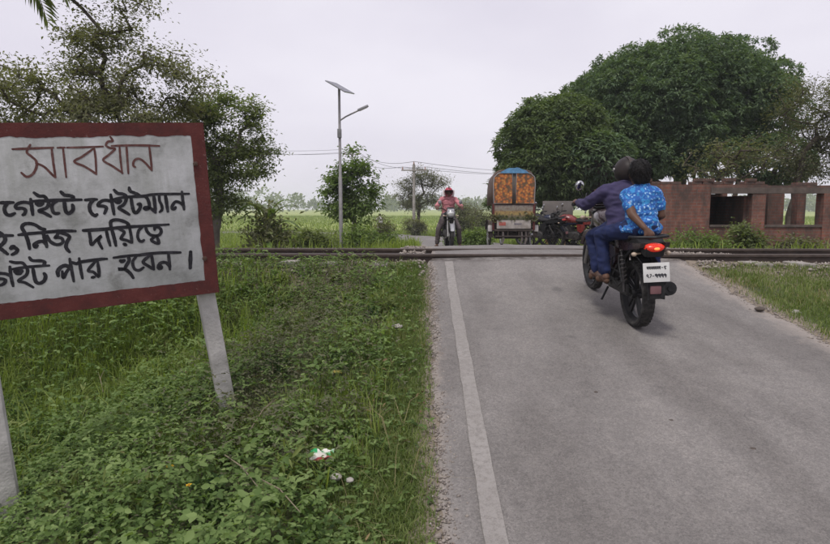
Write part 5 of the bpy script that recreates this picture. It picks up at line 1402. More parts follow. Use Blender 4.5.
    b = MB(); b.tube([(-.135, .10, .66), (-.17, .02, .60), (-.175, -.10, .45), (-.16, .06, .36), (-.165, .22, .42), (-.15, .24, .60)], .008, 6, closed=True); b.tube([(-.172, -.06, .52), (-.165, .23, .50)], .006, 6); b.build("leg_guard", BLACK, root)
    for s, q in ((-1, .05), (1, .07)):
        b = MB(); b.tube([(s * .22, .93, 1.03), (s * .16, 1.08, 1.10), (s * q, 1.10, .98), (s * .04, 1.02, .80)], .0045, 6); b.build("cable", BLACK, root)
    b = MB(); b.rbox((0, .99, 1.03), (.18, .06, .07), .02, (R(30), 0, 0)); b.build("instruments", BLACK, root)
    b = MB(); b.tube([(-.12, .42, .26), (-.2, .36, .15)], .011, 7); b.build("side_stand", BLACK, root)
    return root
# registration plate writing: two short lines (millimetres on the plate)
def seven(x, z): return [(1, [(x - 9, z + 4), (x - 6, z + 12), (x + 3, z + 12), (x + 8, z + 4), (x + 4, z - 3), (x - 2, z), (x - 2, z + 5)]), (1, [(x + 8, z + 4), (x + 8, z - 14)])]
PLATE_STROKES = []
for i, x in enumerate((-78, -60, -42, -25, -8, 10, 28)):
    z = 40
    PLATE_STROKES += [(1, [(x - 9, z + 12), (x + 9, z + 12)]), (1, [(x + 5, z + 12), (x + 5, z - 10)]), (1, [(x + 5, z - 8), (x - 6, z + 1), (x + 4, z + 8 - (i % 3) * 3)])]
PLATE_STROKES += [(1, [(46, 42), (58, 42)]), (1, [(70, 52), (88, 52)]), (1, [(80, 52), (72, 40), (82, 34), (78, 26)])]
PLATE_STROKES += [(1, [(-86, -16), (-90, -26), (-82, -32), (-76, -24), (-82, -14)]), (1, [(-82, -32), (-70, -44)]), (1, [(-60, -16), (-50, -16), (-52, -28), (-60, -42)]), (1, [(-38, -30), (-26, -30)])]
for x in (-4, 22, 48): PLATE_STROKES += [(s[0] * 1.5, [(a * 1.0, c) for a, c in s[1]]) for s in seven(x, -30)]
PLATE_STROKES += [(1.5, [(74, -16), (68, -24), (76, -28), (82, -22), (80, -44)])]

def road_point(px, Y): return Vector(((px - 425) / 600 * Y + .0, Y, float(road_z(Y))))
CRN = lambda x: 0.035 * (1 - ((x - 1.78) / 1.72) ** 2) - .012
MAROON = mat("black_maroon_paint", (0.030, 0.014, 0.014), .3, 0, .25, 10, coat=.4)
q = wpx(635, 327, 5.5)
BIKE_LOC = Vector((q.x, 5.5, float(road_z(5.5)) + CRN(q.x)))
slope = math.atan((float(road_z(6.79)) - float(road_z(5.5))) / 1.29)
BIKE_ROT = (slope, R(-2.6), R(1.6))
bike1 = motorcycle("motorcycle", BIKE_LOC, BIKE_ROT[2], BIKE_ROT[0], BIKE_ROT[1], MAROON, "black motorcycle with lit tail light carrying two people up to the crossing", "motorcycles", plate=True, lit=True)

# ------------------------------------------------------------------ people
def skinned(name, b, m, parent, voxel=.011, smooth=6, wrinkle=0.0, wscale=9.0, seed=0.0, dec=None):
    me = b.mesh(name + "_raw"); tmp = bpy.data.objects.new(name + "_raw", me); COL.objects.link(tmp)
    rm = tmp.modifiers.new("r", 'REMESH'); rm.mode = 'VOXEL'; rm.voxel_size = voxel
    sm = tmp.modifiers.new("s", 'SMOOTH'); sm.iterations = smooth; sm.factor = .5
    dg = bpy.context.evaluated_depsgraph_get()
    out = bpy.data.meshes.new_from_object(tmp.evaluated_get(dg)); out.name = name
    bpy.data.objects.remove(tmp); bpy.data.meshes.remove(me)
    if wrinkle > 0:
        nr = [v.normal.copy() for v in out.vertices]
        for v, nn in zip(out.vertices, nr):
            p = v.co * wscale + Vector((seed, seed * 2, 0)); p2 = Vector((p.x, p.y, p.z * 1.9))
            v.co += nn * wrinkle * (abs(mnoise.noise(p2)) * -1.6 + .4 + .6 * mnoise.noise(p2 * 2.3))
        out.update()
    out.materials.clear()
    return link(name, out, m, parent)
SKIN = mat("brown_skin", (0.115, 0.062, 0.042), .5, 0, .12, 25)
HAIR = mat("black_hair", (0.008, 0.007, 0.007), .55, 0, .3, 60, .6, 120)
JEAN = mat("navy_jeans", (0.016, 0.024, 0.075), .85, 0, .3, 10, .3, 200)
SANDAL = mat("brown_sandal", (0.09, 0.05, 0.032), .7)
def lerp(a, b, t): return tuple(Vector(a).lerp(Vector(b), t))
def hand(b, wrist, dirn, palm_n, s=1.0, curl=.9):
    """palm, four fingers and a thumb, curled about the palm normal"""
    w = Vector(wrist); d = Vector(dirn).normalized(); n = Vector(palm_n); n = (n - d * n.dot(d)).normalized(); side = d.cross(n)
    pc = w + d * .045 * s
    b.cap(w, pc + d * .03 * s, .024 * s, .027 * s)
    for k in (-1.5, -.5, .5, 1.5):
        p0 = w + d * .070 * s + side * k * .019 * s; L = (.042 - .005 * abs(k - .3)) * s; p = p0; dd = d.copy(); r = .0095 * s
        b.cap(w + d * .03 * s + side * k * .013 * s, p0, .013 * s, r)
        for j in range(3):
            dd = (dd * math.cos(curl * .6) + n * math.sin(curl * .6)).normalized(); n2 = n; p2 = p + dd * L * (.62 - .1 * j); b.cap(p, p2, r, r * .92); p = p2; r *= .92
            if j: dd = (dd + n * .25 * curl).normalized()
    t0 = w + d * .025 * s + side * -.024 * s; t1 = t0 + (d * .6 - side * .7 + n * .3).normalized() * .035 * s; t2 = t1 + (d * .8 + n * .6).normalized() * .03 * s
    b.cap(t0, t1, .0125 * s, .0105 * s); b.cap(t1, t2, .0105 * s, .009 * s)
def person(root_loc, root_rot, J, label, shirt_m, trouser_m, sleeve, shirt_seed, hair=True, pants_w=1.0, skirt=False, face_pitch=0.0, group=None, size=1.0, hem=0.0, name="person"):
    """J: joint positions in the vehicle's frame (x right, y forward, z up)"""
    root = empty(name, root_loc, root_rot, label=label, cat="person", group=group)
    g = J
    H = Vector(g['head']); Mh = Euler((face_pitch, 0, g.get('turn', 0))).to_matrix(); hp = lambda x, y, z: tuple(H + Mh @ Vector((x, y, z)))
    b = MB()
    b.ell(H, (.078, .096, .112), Mh, 18, 14); b.ell(hp(0, .035, -.055), (.056, .058, .062), Mh)       # skull, jaw
    b.cap(hp(0, .09, .005), hp(0, .108, -.028), .010, .014); b.ell(hp(0, .075, -.092), (.024, .022, .02), Mh)                # nose, chin
    b.cap(hp(-.035, .085, .028), hp(.035, .085, .028), .012, .012)                                                    # brow
    for s in (-1, 1): b.ell(hp(s * .082, -.005, -.008), (.012, .022, .034), Mh)                                          # ears
    b.cap(hp(0, .078, -.057), hp(0, .084, -.060), .018, .014)                                                            # mouth
    b.cap(hp(0, -.02, -.07), g['neck'], .054, .058)
    b.cap(g['neck'], g['chest'], .066, .088); b.cap(g['chest'], g['pelvis'], .088, .095)
    for s, k in ((-1, 'l'), (1, 'r')):
        b.cap(g['sh_' + k], g['el_' + k], .047, .040); b.cap(g['el_' + k], g['wr_' + k], .039, .026); b.cap(g['neck'], g['sh_' + k], .052, .045)
        b.cap(g['hip_' + k], g['kn_' + k], .075, .055); b.cap(g['kn_' + k], g['an_' + k], .052, .034)
        f0, f1 = Vector(g['an_' + k]), Vector(g['toe_' + k]); dn = (f1 - f0).normalized()
        b.cap(f0 - Vector((0, 0, .03)) - dn * .03, f0 - Vector((0, 0, .03)) + dn * .09, .034, .032); b.cap(f0 - Vector((0, 0, .035)) + dn * .08, f1, .032, .022)
        hand(b, g['wr_' + k], g.get('hd_' + k, (0, 1, 0)), g.get('hn_' + k, (0, 0, -1)), 1.0, g.get('curl', .9))
    skinned("body", b, SKIN, root, .0085, 5)
    for s in (-1, 1):
        b = MB(); b.ell(hp(s * .032, .082, .008), (.014, .010, .008), Mh, 10, 8); b.build("eye", mat("eye_dark", (.25, .22, .2), .2), root)
    # shirt
    b = MB(); n_, c_, p_ = Vector(g['neck']), Vector(g['chest']), Vector(g['pelvis'])
    up = (n_ - p_).normalized(); rgt = Vector((1, 0, 0)); fw = rgt.cross(up) * -1
    Mt = Matrix((rgt, up.cross(rgt), up)).transposed()
    bw = J.get('build', 1.0); b.ell(c_ + up * .02, (.165 * bw, .118, .17), Mt, 18, 14); b.ell(c_.lerp(p_, .5), (.158 * bw, .128, .17), Mt, 18, 14); b.ell(p_ + up * .0, (.172 * bw, .142, .12), Mt, 18, 14)
    if hem: b.ell(p_ + Vector((0, .05, -.03)), (.20, .19, .075), None, 18, 12)
    b.cap(Vector(g['sh_l']) + Vector((.01, 0, 0)), Vector(g['sh_r']) - Vector((.01, 0, 0)), .066, .066); b.cap(n_ - up * .03, n_ + up * .015, .085, .064)
    for k in 'lr': b.cap(n_ - up * .015, g['sh_' + k], .078, .068)
    for k in 'lr':
        if sleeve >= 1: b.cap(g['sh_' + k], g['el_' + k], .066, .055); b.cap(g['el_' + k], lerp(g['el_' + k], g['wr_' + k], .88), .055, .040)
        else: b.cap(g['sh_' + k], lerp(g['sh_' + k], g['el_' + k], sleeve), .060, .060)
    skinned("shirt", b, shirt_m, root, .0105, 5, .013, 8.5, shirt_seed)
    b = MB(); b.cap(n_ + up * .02 + Vector((-.045, 0, 0)), n_ + up * .02 + Vector((.045, 0, 0)), .05, .05); 
    b.v = []; b.f = []
    col_ = [n_ + up * .035 + Mt @ Vector((.062 * math.cos(t), .062 * math.sin(t), 0)) for t in [6.283 * i / 16 for i in range(16)]]
    b.tube(col_, .017, 8, closed=True); b.build("collar", shirt_m, root)
    # trousers
    b = MB(); b.ell(p_ - up * .02, (.155, .132, .11), None, 16, 12)
    for k in 'lr':
        b.cap(g['hip_' + k], g['kn_' + k], .092 * pants_w, .070 * pants_w); b.cap(g['kn_' + k], lerp(g['kn_' + k], g['an_' + k], .92), .068 * pants_w, .055 * pants_w)
    if skirt:
        for t in (.2, .4, .6, .8): b.cap(lerp(g['kn_l'], g['an_l'], .3 + t * .5), lerp(g['kn_r'], g['an_r'], .3 + t * .5), .05, .05)
    skinned("trousers", b, trouser_m, root, .0105, 5, .009, 9.0, shirt_seed + 4)
    for k in 'lr':
        f0, f1 = Vector(g['an_' + k]), Vector(g['toe_' + k]); dn = (f1 - f0).normalized()
        b = MB(); b.cap(f0 + Vector((0, 0, -.066)) - dn * .05, f1 + Vector((0, 0, -.024)) + dn * .01, .026, .026)
        b.cap(f0 + dn * .07 + Vector((.03, 0, -.05)), f0 + dn * .07 + Vector((-.03, 0, -.05)), .032, .032)
        skinned("sandal", b, SANDAL, root, .009, 3)
    if hair:
        b = MB(); b.ell(hp(0, -.022, .022), (.094, .108, .112), Mh, 18, 14); b.ell(hp(0, -.06, -.03), (.082, .062, .075), Mh); b.ell(hp(0, .03, .075), (.075, .07, .05), Mh)
        ho = skinned("hair", b, HAIR, root, .009, 3, .006, 30, 2)
        rs = np.random.RandomState(int(shirt_seed)); n = 1500; d = unit(rs.normal(size=(n, 3))); d = d[(d[:, 2] > -.45) & (d[:, 1] < .75 + d[:, 2] * .3)]; n = len(d)
        P = np.array([hp(*(q * np.array([.092, .106, .110]) + np.array([0, -.022, .022]))) for q in d]); T = np.array([tuple(Mh @ Vector(q)) for q in d])
        D = unit(np.array([0, -.35, -.8]) + T * .55 + rs.normal(0, .35, (n, 3)))
        V, F, kk = leaves_arrays(P - D * .01, D, T, rs.uniform(.025, .05, n), np.full(n, .004), .1, .1)
        tag(link("strands", np_mesh("strands", V, F, np.repeat(rs.rand(n), kk)), HAIR, ho, smooth=False), kind='stuff')
    return root, hp, Mh
def helmet(root, hp, Mh, m, visor=None):
    bm = bmesh.new(); bmesh.ops.create_uvsphere(bm, u_segments=28, v_segments=20, radius=1)
    dele = [f for f in bm.faces if f.calc_center_median().y > .30 and -.75 < f.calc_center_median().z < .28] + [f for f in bm.faces if f.calc_center_median().z < -.80]
    bmesh.ops.delete(bm, geom=dele, context='FACES')
    for v in bm.verts: v.co = Vector(hp(v.co.x * .116, v.co.y * .138 - .008, v.co.z * .130 + .008))
    me = bpy.data.meshes.new("helmet"); bm.to_mesh(me); bm.free()
    o = link("helmet", me, m, root); s = o.modifiers.new("shell", 'SOLIDIFY'); s.thickness = .018; s.offset = -1
    b = MB(); b.tube([hp(.110 * math.sin(t), .102 * math.cos(t) + .02, .045) for t in [R(-78 + 156 * i / 12) for i in range(13)]], .012, 8); b.build("trim", BLACK, o)
    b = MB(); b.tube([hp(.113 * math.sin(t), .126 * math.cos(t) + .0, .005) for t in [R(-70 + 140 * i / 14) for i in range(15)]], .045, 8, flat=.12); b.build("visor", mat("smoked_visor", (.03, .03, .032), .1), o)
    b = MB(); b.tube([hp(0, .142 * math.cos(t) - .008, .134 * math.sin(t) + .008) for t in [R(40 + 175 * i / 20) for i in range(21)]], .018, 6, flat=.35); b.build("crest", mat("helmet_rib", (.05, .04, .038), .5), o)
    for s in (-1, 1):
        b = MB(); b.lathe([(.001, -.008), (.02, -.006), (.022, .004)], hp(s * .115, .02, .02), 'X', 12); b.build("hinge", ALLOY, o)
    return o
PURPLE = mat("slate_purple_shirt", (0.050, 0.043, 0.096), .85, 0, .2, 7, .3, 160)
m, nt, bs = base_mat("blue_print_shirt")
co = ncoord(nt)
vo = nt.nodes.new("ShaderNodeTexVoronoi"); vo.inputs['Scale'].default_value = 27; vo.feature = 'F1'
dv = nt.nodes.new("ShaderNodeVectorMath"); dv.operation = 'ADD'; nz = nt.nodes.new("ShaderNodeTexNoise"); nz.inputs['Scale'].default_value = 14
nzs = nt.nodes.new("ShaderNodeVectorMath"); nzs.operation = 'SCALE'; nzs.inputs['Scale'].default_value = .09
nt.links.new(co, nz.inputs['Vector']); nt.links.new(nz.outputs['Color'], nzs.inputs[0]); nt.links.new(co, dv.inputs[0]); nt.links.new(nzs.outputs[0], dv.inputs[1]); nt.links.new(dv.outputs[0], vo.inputs['Vector'])
c = nramp(nt, vo.outputs['Distance'], [(.16, (.36, .52, .68)), (.24, (.09, .30, .58)), (.36, (.015, .115, .40)), (.60, (.015, .08, .32)), (.72, (.03, .23, .52))])
c = nmix(nt, nramp(nt, nnoise(nt, 30, 4, .6, co), [(.60, 0.0), (.66, .7)]), c, (.42, .56, .72))
nt.links.new(c, bs.inputs['Base Color']); bs.inputs['Roughness'].default_value = .8
BLUEP = m
JD = dict(pelvis=(0, .34, .88), chest=(-.01, .42, 1.09), neck=(.02, .475, 1.225), head=(.055, .53, 1.36), sh_l=(-.175, .45, 1.185), sh_r=(.165, .45, 1.185), el_l=(-.315, .60, 1.05), el_r=(.31, .60, 1.05), wr_l=(-.325, .81, 1.045), wr_r=(.325, .81, 1.045),
          hd_l=(-.02, 1, .02), hd_r=(.02, 1, .02), hip_l=(-.09, .36, .86), hip_r=(.09, .36, .86), kn_l=(-.205, .70, .71), kn_r=(.205, .70, .71), an_l=(-.205, .50, .40), an_r=(.205, .50, .40), toe_l=(-.215, .66, .355), toe_r=(.215, .66, .355), curl=1.1, build=1.1)
d_root, d_hp, d_M = person(BIKE_LOC, BIKE_ROT, JD, "rider in dark purple long-sleeved shirt, jeans and dark helmet, gripping the handlebar", PURPLE, JEAN, 1.0, 3.0, hair=False)
helmet(d_root, d_hp, d_M, mat("brown_black_helmet", (.026, .020, .019), .5, 0, .3, 8))
JP = dict(pelvis=(.01, -.02, .935), chest=(.015, .04, 1.11), neck=(.03, .085, 1.235), head=(.022, .125, 1.375), sh_l=(-.10, .06, 1.19), sh_r=(.16, .07, 1.19), el_l=(-.105, -.085, 1.045), el_r=(.20, .03, 1.01), wr_l=(-.04, -.215, .945), wr_r=(.18, .16, .93),
          hd_l=(.55, -.35, -.6), hn_l=(0, .6, -.6), hd_r=(-.1, .9, -.35), hn_r=(0, -.2, -1), hip_l=(-.085, 0, .90), hip_r=(.10, 0, .90), kn_l=(-.235, .33, .80), kn_r=(.24, .33, .80), an_l=(-.235, .18, .455), an_r=(.235, .18, .455), toe_l=(-.245, .33, .425), toe_r=(.245, .33, .425), curl=.8, build=.86)
person(BIKE_LOC, BIKE_ROT, JP, "bareheaded passenger in bright blue patterned short-sleeved shirt behind the rider", BLUEP, JEAN, .55, 8.0, hem=1)
# facing rider beyond the crossing
fy = 16.2; fq = wpx(447, 240, fy)
F_LOC = Vector((fq.x + .02, fy + .6, float(road_z(fy)) + CRN(fq.x) - .02)); F_ROT = (R(1.5), 0, R(180 + 3))
SILV = mat("silver_grey_paint", (.32, .32, .34), .35, .3, .1, 10)
motorcycle("motorcycle", F_LOC, F_ROT[2], F_ROT[0], 0, BLACK, "dark motorcycle with pale headlight cowl waiting beyond the crossing, facing the camera", "motorcycles", cowl=SILV)
PINK = mat("pink_shirt", (.50, .20, .22), .85, 0, .15, 7, .3, 160)
GREYT = mat("grey_trousers", (.115, .095, .095), .9, 0, .2, 9, .3, 160)
JF = dict(JD); JF.update(pelvis=(0, .34, .90), head=(0, .48, 1.48), neck=(0, .43, 1.345), chest=(0, .38, 1.17), sh_l=(-.18, .40, 1.30), sh_r=(.18, .40, 1.30), el_l=(-.33, .58, 1.10), el_r=(.33, .58, 1.10), kn_l=(-.27, .52, .50), kn_r=(.27, .52, .50), an_l=(-.31, .42, .10), an_r=(.31, .42, .10), toe_l=(-.34, .57, .045), toe_r=(.34, .57, .045))
f_root, f_hp, f_M = person(F_LOC, F_ROT, JF, "motorcyclist in pink shirt and red helmet facing the camera, feet on the road", PINK, GREYT, .98, 13.0, hair=False, pants_w=1.15)
helmet(f_root, f_hp, f_M, mat("red_pink_helmet", (.42, .045, .075), .35, 0, .12, 8))
b = MB(); b.tube([f_hp(-.125, -.01, .06), f_hp(-.128, .0, -.03), f_hp(-.11, .02, -.11)], .03, 8); b.tube([f_hp(.125, -.01, .06), f_hp(.128, .0, -.03), f_hp(.11, .02, -.11)], .03, 8); b.build("helmet_padding", mat("pale_padding", (.6, .52, .5), .8), f_root)
# parked motorcycles under the trees
RED = mat("red_tank_paint", (.19, .024, .020), .3, 0, .15, 8, coat=.4); DKB = mat("dark_blue_paint", (.02, .025, .05), .35, 0, .2, 8)
for (px, Y, hd, pm, lab) in ((574, 17.2, R(62), RED, "red-tanked motorcycle parked under the trees beside the purple-shirted rider"), (556, 18.0, R(75), DKB, "dark blue motorcycle parked between the rickshaw and the red-tanked one"), (542, 17.0, R(35), BLACK, "black motorcycle parked tight behind the rickshaw's right wheel"), (598, 18.6, R(95), RED, "red motorcycle half hidden behind the purple-shirted rider")):
    p = wpx(px, 245, Y); g = max(gz(p.x + d_, Y + e_) for d_ in (-.5, 0, .5) for e_ in (-.5, 0, .5))
    motorcycle("motorcycle", (p.x + .55 * math.sin(hd), Y - .55 * math.cos(hd), g), hd, 0, R(-8), pm, lab, "motorcycles", cowl=BLACK)

# ------------------------------------------------------------------ cycle rickshaw with hood
RY = 14.5; p = wpx(511, 240, RY)
rk = empty("rickshaw", (p.x, RY, float(road_z(RY)) + CRN(p.x) - .01), (R(-1.5), 0, R(1)), label="hooded rickshaw with orange flowered back panels and blue top, seen from behind", cat="rickshaw")
RDARK = mat("rickshaw_frame", (.05, .04, .036), .6, .2, .3, 12, dirt=.5)
def rwheel(x, y, r, parent):
    b = MB(); b.lathe([(.001, -.05), (.03, -.05), (.03, .05), (.001, .05)], (x, y, r), 'X', 14)
    for k in range(18):
        a = 6.283 * k / 18; s = (-1) ** k; b.tube([(x + s * .035, y + .03 * math.cos(a + .5 * s), r + .03 * math.sin(a + .5 * s)), (x, y + (r - .035) * math.cos(a), r + (r - .035) * math.sin(a))], .0028, 4)
    o = b.build("wheel", STEEL, parent)
    b = MB(); b.lathe([(r - .045, -.016), (r - .03, -.018), (r - .03, .018), (r - .045, .016)], (x, y, r), 'X', 36, closed=True); b.build("rim", ALLOY, o)
    b = MB(); b.lathe([(r - .034, -.018), (r - .015, -.024), (r, 0), (r - .015, .024), (r - .034, .018)], (x, y, r), 'X', 36, closed=True); b.build("tyre", RUBBER, o)
for s in (-1, 1): rwheel(s * .525, .10, .31, rk)
rwheel(0, 1.55, .31, rk)
b = MB(); b.tube([(-.53, .10, .31), (.53, .10, .31)], .02, 8); b.build("axle", RDARK, rk)
b = MB()
for s in (-1, 1): b.tube([(s * .36, -.35, .42), (s * .36, .5, .42), (s * .08, 1.1, .55), (0, 1.42, .75)], .022, 8)
b.tube([(-.46, -.36, .42), (.46, -.36, .42)], .025, 8); b.tube([(-.42, -.36, .28), (.42, -.36, .28)], .018, 8)
for s in (-.36, -.13, .13, .36): b.tube([(s, -.36, .43), (s, -.36, .27)], .014, 6)
b.build("chassis", RDARK, rk)
for s in (-.24, .20, .30):
    b = MB(); b.tube([(s, -.30, .40), (s + .02, -.26, .20), (s, -.2, .10)], [.022, .026, .018], 8); b.build("leaf_spring", mat("pale_rust", (.30, .26, .24), .7), rk)
b = MB()
for s in (-1, 1): b.tube([(0.06 * s, 1.55, .31), (0.05 * s, 1.45, .70)], .013, 7)
b.tube([(0, 1.46, .66), (0, 1.40, .98)], .018, 8); b.tube([(-.28, 1.22, 1.0), (-.1, 1.36, 1.0), (.1, 1.36, 1.0), (.28, 1.22, 1.0)], .013, 8); b.build("handlebar", STEEL, rk)
b = MB(); b.ell((0, .92, .93), (.10, .15, .05), None, 14, 8); b.tube([(0, .92, .9), (0, .95, .55)], .016, 7); b.build("driver_saddle", VINYL, rk)
m, nt, bs = base_mat("painted_tin_panel")
co = ncoord(nt)
sx = nt.nodes.new("ShaderNodeSeparateXYZ"); nt.links.new(co, sx.inputs[0])
band = nramp(nt, sx.outputs[2], [(.0, (.10, .11, .07)), (.70, (.10, .13, .075)), (.76, (.17, .15, .08)), (.80, (.30, .22, .07)), (.86, (.28, .19, .06)), (.89, (.18, .16, .12)), (1.0, (.22, .20, .17))])
c = nmix(nt, nramp(nt, nnoise(nt, 22, 4, .6, co), [(.45, 0.0), (.6, .6)]), band, (.12, .06, .04))
nt.links.new(c, bs.inputs['Base Color']); bs.inputs['Roughness'].default_value = .55
PAINTED = m
b = MB(); b.rbox((0, -.34, .835), (.96, .04, .35), .012); b.build("rear_panel", PAINTED, rk)
b = MB(); b.rbox((0, 0, .70), (.94, .62, .16), .02); b.build("seat_box", mat("seat_box_paint", (.16, .05, .04), .6, 0, .3), rk)
b = MB(); b.rbox((0, .02, .83), (.86, .46, .10), .04); b.rbox((0, -.26, 1.0), (.86, .10, .36), .04); b.build("passenger_seat", mat("red_vinyl", (.20, .03, .03), .45), rk)
b = MB(); b.rbox((0, .0, .50), (.88, .55, .22), .02); b.rbox((0, .05, .34), (.78, .4, .24), .02); b.build("battery_box", mat("box_dark", (.035, .028, .026), .7, 0, .3), rk)
for s in (-1, 1):
    b = MB(); b.rbox((s * .475, -.345, .74), (.05, .05, .62), .01); b.build("corner_post", mat("dark_red_paint", (.09, .025, .022), .6, 0, .3), rk)
b = MB(); b.rbox((0, .52, .47), (.90, .44, .03), .008); b.build("footboard", RDARK, rk)
b = MB(); b.rbox((0, -.385, .56), (.80, .022, .20), .006); wp = b.build("name_board", mat("board_offwhite", (.34, .31, .285), .6, 0, .25, 8, dirt=.7), rk)
m, nt, bs = base_mat("board_print")
bs.inputs['Roughness'].default_value = .6
nt.links.new(nramp(nt, nnoise(nt, 14, 3, .5, ncoord(nt)), [(.4, (.35, .07, .05)), (.6, (.30, .12, .10))]), bs.inputs['Base Color'])
RDP = m
b = MB(); b.rbox((-.27, -.3985, .575), (.16, .004, .08), .002); b.build("printed_patch", RDP, wp)
STR = []
for i in range(5):
    x = -60 + i * 36; STR += [(1, [(x - 14, 18), (x + 16, 18)]), (1, [(x + 6, 18), (x + 6, -14)]), (1, [(x + 6, -10), (x - 10, 2), (x + 4, 10)])]
b = brush(STR, .008, 0, seed=4); b.v = [(v[0] + .08, -.4005 + v[1] * .1, v[2] + .565) for v in b.v]; b.build("lettering", mat("board_ink", (.10, .09, .13), .6), wp, smooth=False)
for s in (-1, 1):
    b = MB(); strip(b, [(s * .525, q[1], q[2]) for q in arc((.10, .31), .355, 20, 190, 14)], .055, .02); b.build("mudguard", RDARK, rk)
    b = MB(); b.rbox((s * .545, -.30, .47), (.10, .03, .15), .02); b.build("mudflap", mat("pale_flap", (.42, .40, .38), .6, 0, .15), rk)
# hood: folded half-barrel on bows
m, nt, bs = base_mat("orange_flower_cloth")
co = ncoord(nt)
vo = nt.nodes.new("ShaderNodeTexVoronoi"); vo.inputs['Scale'].default_value = 16; nt.links.new(co, vo.inputs['Vector'])
c = nramp(nt, vo.outputs['Distance'], [(.12, (.50, .30, .07)), (.26, (.46, .17, .03)), (.48, (.36, .10, .025)), (.70, (.10, .06, .03))])
c = nmix(nt, nramp(nt, nnoise(nt, 11, 3, .6, co), [(.50, 0.0), (.6, .6)]), c, (.13, .08, .03))
nt.links.new(c, bs.inputs['Base Color']); bs.inputs['Roughness'].default_value = .7
FLOWER = m
BLUET = mat("blue_tarp", (.08, .17, .28), .55, 0, .3, 6, .3, 30, dirt=.35, dirtcol=(.25, .30, .35))
def hood_ring(y, k=1.0, top=1.86):
    pts = []
    for i in range(19):
        a = R(180 - 180 * i / 18); cx, sz = math.cos(a), math.sin(a)
        pts.append(Vector((.515 * k * (abs(cx) ** .30) * (1 if cx >= 0 else -1), y, 1.02 + (top - 1.02) * (sz ** .55) * k if sz > 1e-4 else 1.02)))
    return pts
hv = []; hf = []; ys_ = [-.36, -.30, -.1, .15, .4, .62]
for y in ys_: hv += [tuple(v) for v in hood_ring(y, .975 if y == -.36 else 1.0, 1.84 if y < .3 else 1.80)]
for i in range(len(ys_) - 1):
    for j in range(18): hf.append((i * 19 + j, i * 19 + j + 1, i * 19 + 20 + j, i * 19 + 19 + j))
b = MB(); b.add(hv, hf); hd_ = b.build("hood", mat("hood_rexine", (.10, .06, .045), .6, 0, .3, 8), rk); hd_.modifiers.new("cloth", 'SOLIDIFY').thickness = .012
ring = hood_ring(-.355, .97, 1.83)
b = MB(); b.add([tuple(v) for v in ring], [tuple(range(19))]); bk = b.build("hood_back", mat("hood_back_cloth", (.10, .085, .075), .7, 0, .2), rk); bk.modifiers.new("cloth", 'SOLIDIFY').thickness = .01
for s in (-1, 1):
    b = MB(); o_ = []
    for (x, z) in ((.035, 1.05), (.47, 1.05), (.49, 1.50), (.47, 1.66), (.38, 1.745), (.05, 1.775)): o_.append((s * x, z))
    b.prism(o_, -.385, -.362, 'Y'); pnl = b.build("flowered_panel", FLOWER, rk)
    b = MB(); b.tube([(s * x, -.386, z) for x, z in ((.035, 1.05), (.47, 1.05), (.49, 1.50), (.47, 1.66), (.38, 1.745), (.05, 1.775))], .011, 6, closed=True); b.build("piping", mat("grey_piping", (.28, .27, .27), .6), pnl)
    b = MB(); b.tube([(s * .50, -.34, .66), (s * .51, -.34, 1.05)], .016, 7); b.build("hood_stay", RDARK, rk)
tv = []; tf = []
for i, y in enumerate((-.40, -.2, .1, .4, .66)):
    for j in range(15):
        a = R(155 - 130 * j / 14); tv.append((.36 * math.cos(a) * (1 + .02 * math.sin(j * 2.1 + i)), y, 1.66 + .215 * math.sin(a) + .012 * math.sin(j * 1.7 + i * 2)))
for i in range(4):
    for j in range(14): tf.append((i * 15 + j, i * 15 + j + 1, i * 15 + 16 + j, i * 15 + 15 + j))
b = MB(); b.add(tv, tf); tp_ = b.build("blue_cover", BLUET, rk); tp_.modifiers.new("cloth", 'SOLIDIFY').thickness = .012
b = MB(); b.add([(.36 * math.cos(R(155 - 130 * j / 14)), -.405, 1.66 + .21 * math.sin(R(155 - 130 * j / 14))) for j in range(15)], [tuple(range(15))]); b.build("cover_end", mat("faded_blue_end", (.10, .24, .40), .6, 0, .3, 10), tp_)
# fringe of green bunting along the back
rs = np.random.RandomState(5); n = 260
C = np.stack([rs.uniform(-.48, .48, n), np.full(n, -.37), .70 + rs.normal(0, .035, n) + .05 * np.abs(rs.uniform(-1, 1, n))], -1)
C[:, 0] = np.where(rs.rand(n) < .6, np.sign(C[:, 0]) * rs.uniform(.30, .54, n), C[:, 0])
V, F, kk = leaves_arrays(C, unit(rs.normal(size=(n, 3)) + np.array([0, -.4, -.4])), unit(rs.normal(size=(n, 3)) + np.array([0, -1, .4])), rs.uniform(.05, .10, n), rs.uniform(.03, .05, n))
tag(link("bunting", np_mesh("bunting", V, F, np.repeat(rs.rand(n), kk)), DARKG, rk, smooth=False), kind='stuff')

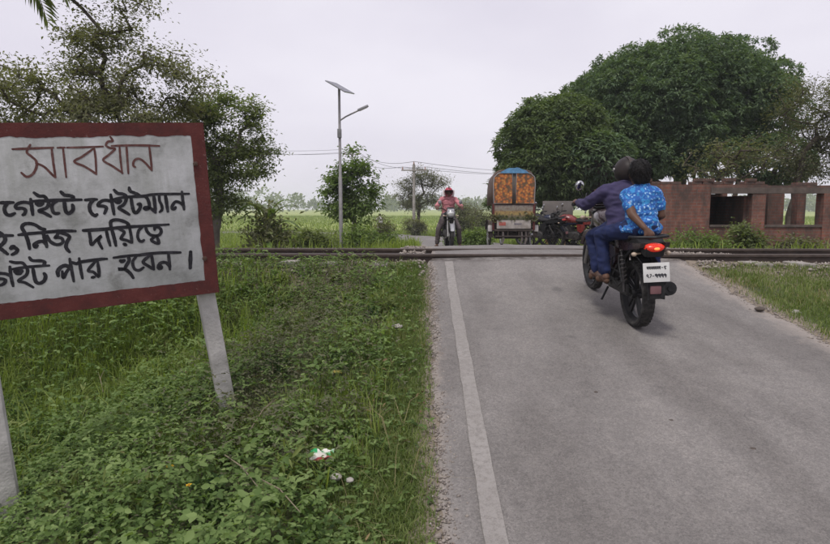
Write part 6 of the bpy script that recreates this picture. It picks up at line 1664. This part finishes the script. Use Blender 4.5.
# ------------------------------------------------------------------ far cyclist on the field road
cy = 55.5; p = wpx(379, 232, cy)
dd_, ss_, zr_ = road_dist(np.array([p.x]), np.array([cy]))
c0_ = Vector((p.x, cy, float(zr_[0]) + .02))
k_ = int(np.argmin(np.abs(PATH[:, 0] / PATH[:, 1] - p.x / cy) + (PATH[:, 1] < 30) * 9)); c0_ = Vector((PATH[k_, 0] + 0.0, PATH[k_, 1], PATH_Z[k_] + .03))
CROT = (0, 0, R(20))
bc = empty("bicycle", c0_, CROT, label="bicycle ridden along the far field road", cat="bicycle")
for y in (0, 1.05): 
    rwheel(0, y, .34, bc)
b = MB(); b.tube([(0, 0, .34), (0, .45, .30), (0, .90, .82), (0, .36, .80), (0, .45, .30)], .018, 7); b.tube([(0, 0, .34), (0, .36, .80), (0, .33, .92)], .014, 7); b.tube([(0, 1.05, .34), (0, .90, .82), (0, .88, .98)], .016, 7); b.build("frame", BLACK, bc)
b = MB(); b.tube([(-.25, .72, 1.0), (-.1, .86, .99), (.1, .86, .99), (.25, .72, 1.0)], .012, 7); b.build("handlebar", STEEL, bc)
b = MB(); b.ell((0, .30, .94), (.08, .14, .04), None, 12, 8); b.build("saddle", VINYL, bc)
JC = dict(pelvis=(0, .28, 1.02), chest=(0, .38, 1.26), neck=(0, .44, 1.42), head=(0, .48, 1.57), sh_l=(-.17, .42, 1.38), sh_r=(.17, .42, 1.38), el_l=(-.27, .55, 1.16), el_r=(.27, .55, 1.16), wr_l=(-.235, .68, 1.03), wr_r=(.235, .68, 1.03), hd_l=(0, 1, -.1), hd_r=(0, 1, -.1),
          hip_l=(-.09, .30, .98), hip_r=(.09, .30, .98), kn_l=(-.12, .62, .78), kn_r=(.12, .58, .62), an_l=(-.11, .50, .42), an_r=(.11, .48, .22), toe_l=(-.11, .64, .37), toe_r=(.11, .62, .17))
person(c0_, CROT, JC, "cyclist in white shirt riding away along the far field road", mat("white_shirt", (.66, .65, .63), .85), mat("pale_lungi", (.30, .28, .26), .9), .6, 21.0)

# ------------------------------------------------------------------ hazy air
b = MB(); b.box((0, 385, 7.0), (1296, 868, 18.0))
hz = b.build("haze", None, smooth=False)
m = bpy.data.materials.new("haze_air"); m.use_nodes = True; nt = m.node_tree; nt.nodes.clear()
ou = nt.nodes.new("ShaderNodeOutputMaterial"); pv = nt.nodes.new("ShaderNodeVolumePrincipled")
pv.inputs['Color'].default_value = (0.90, 0.95, 1.0, 1); pv.inputs['Density'].default_value = 0.0008; pv.inputs['Anisotropy'].default_value = 0.0
nt.links.new(pv.outputs[0], ou.inputs['Volume'])
hz.data.materials.append(m)
tag(hz, "thin pale haze over the fields", "haze", kind='stuff')
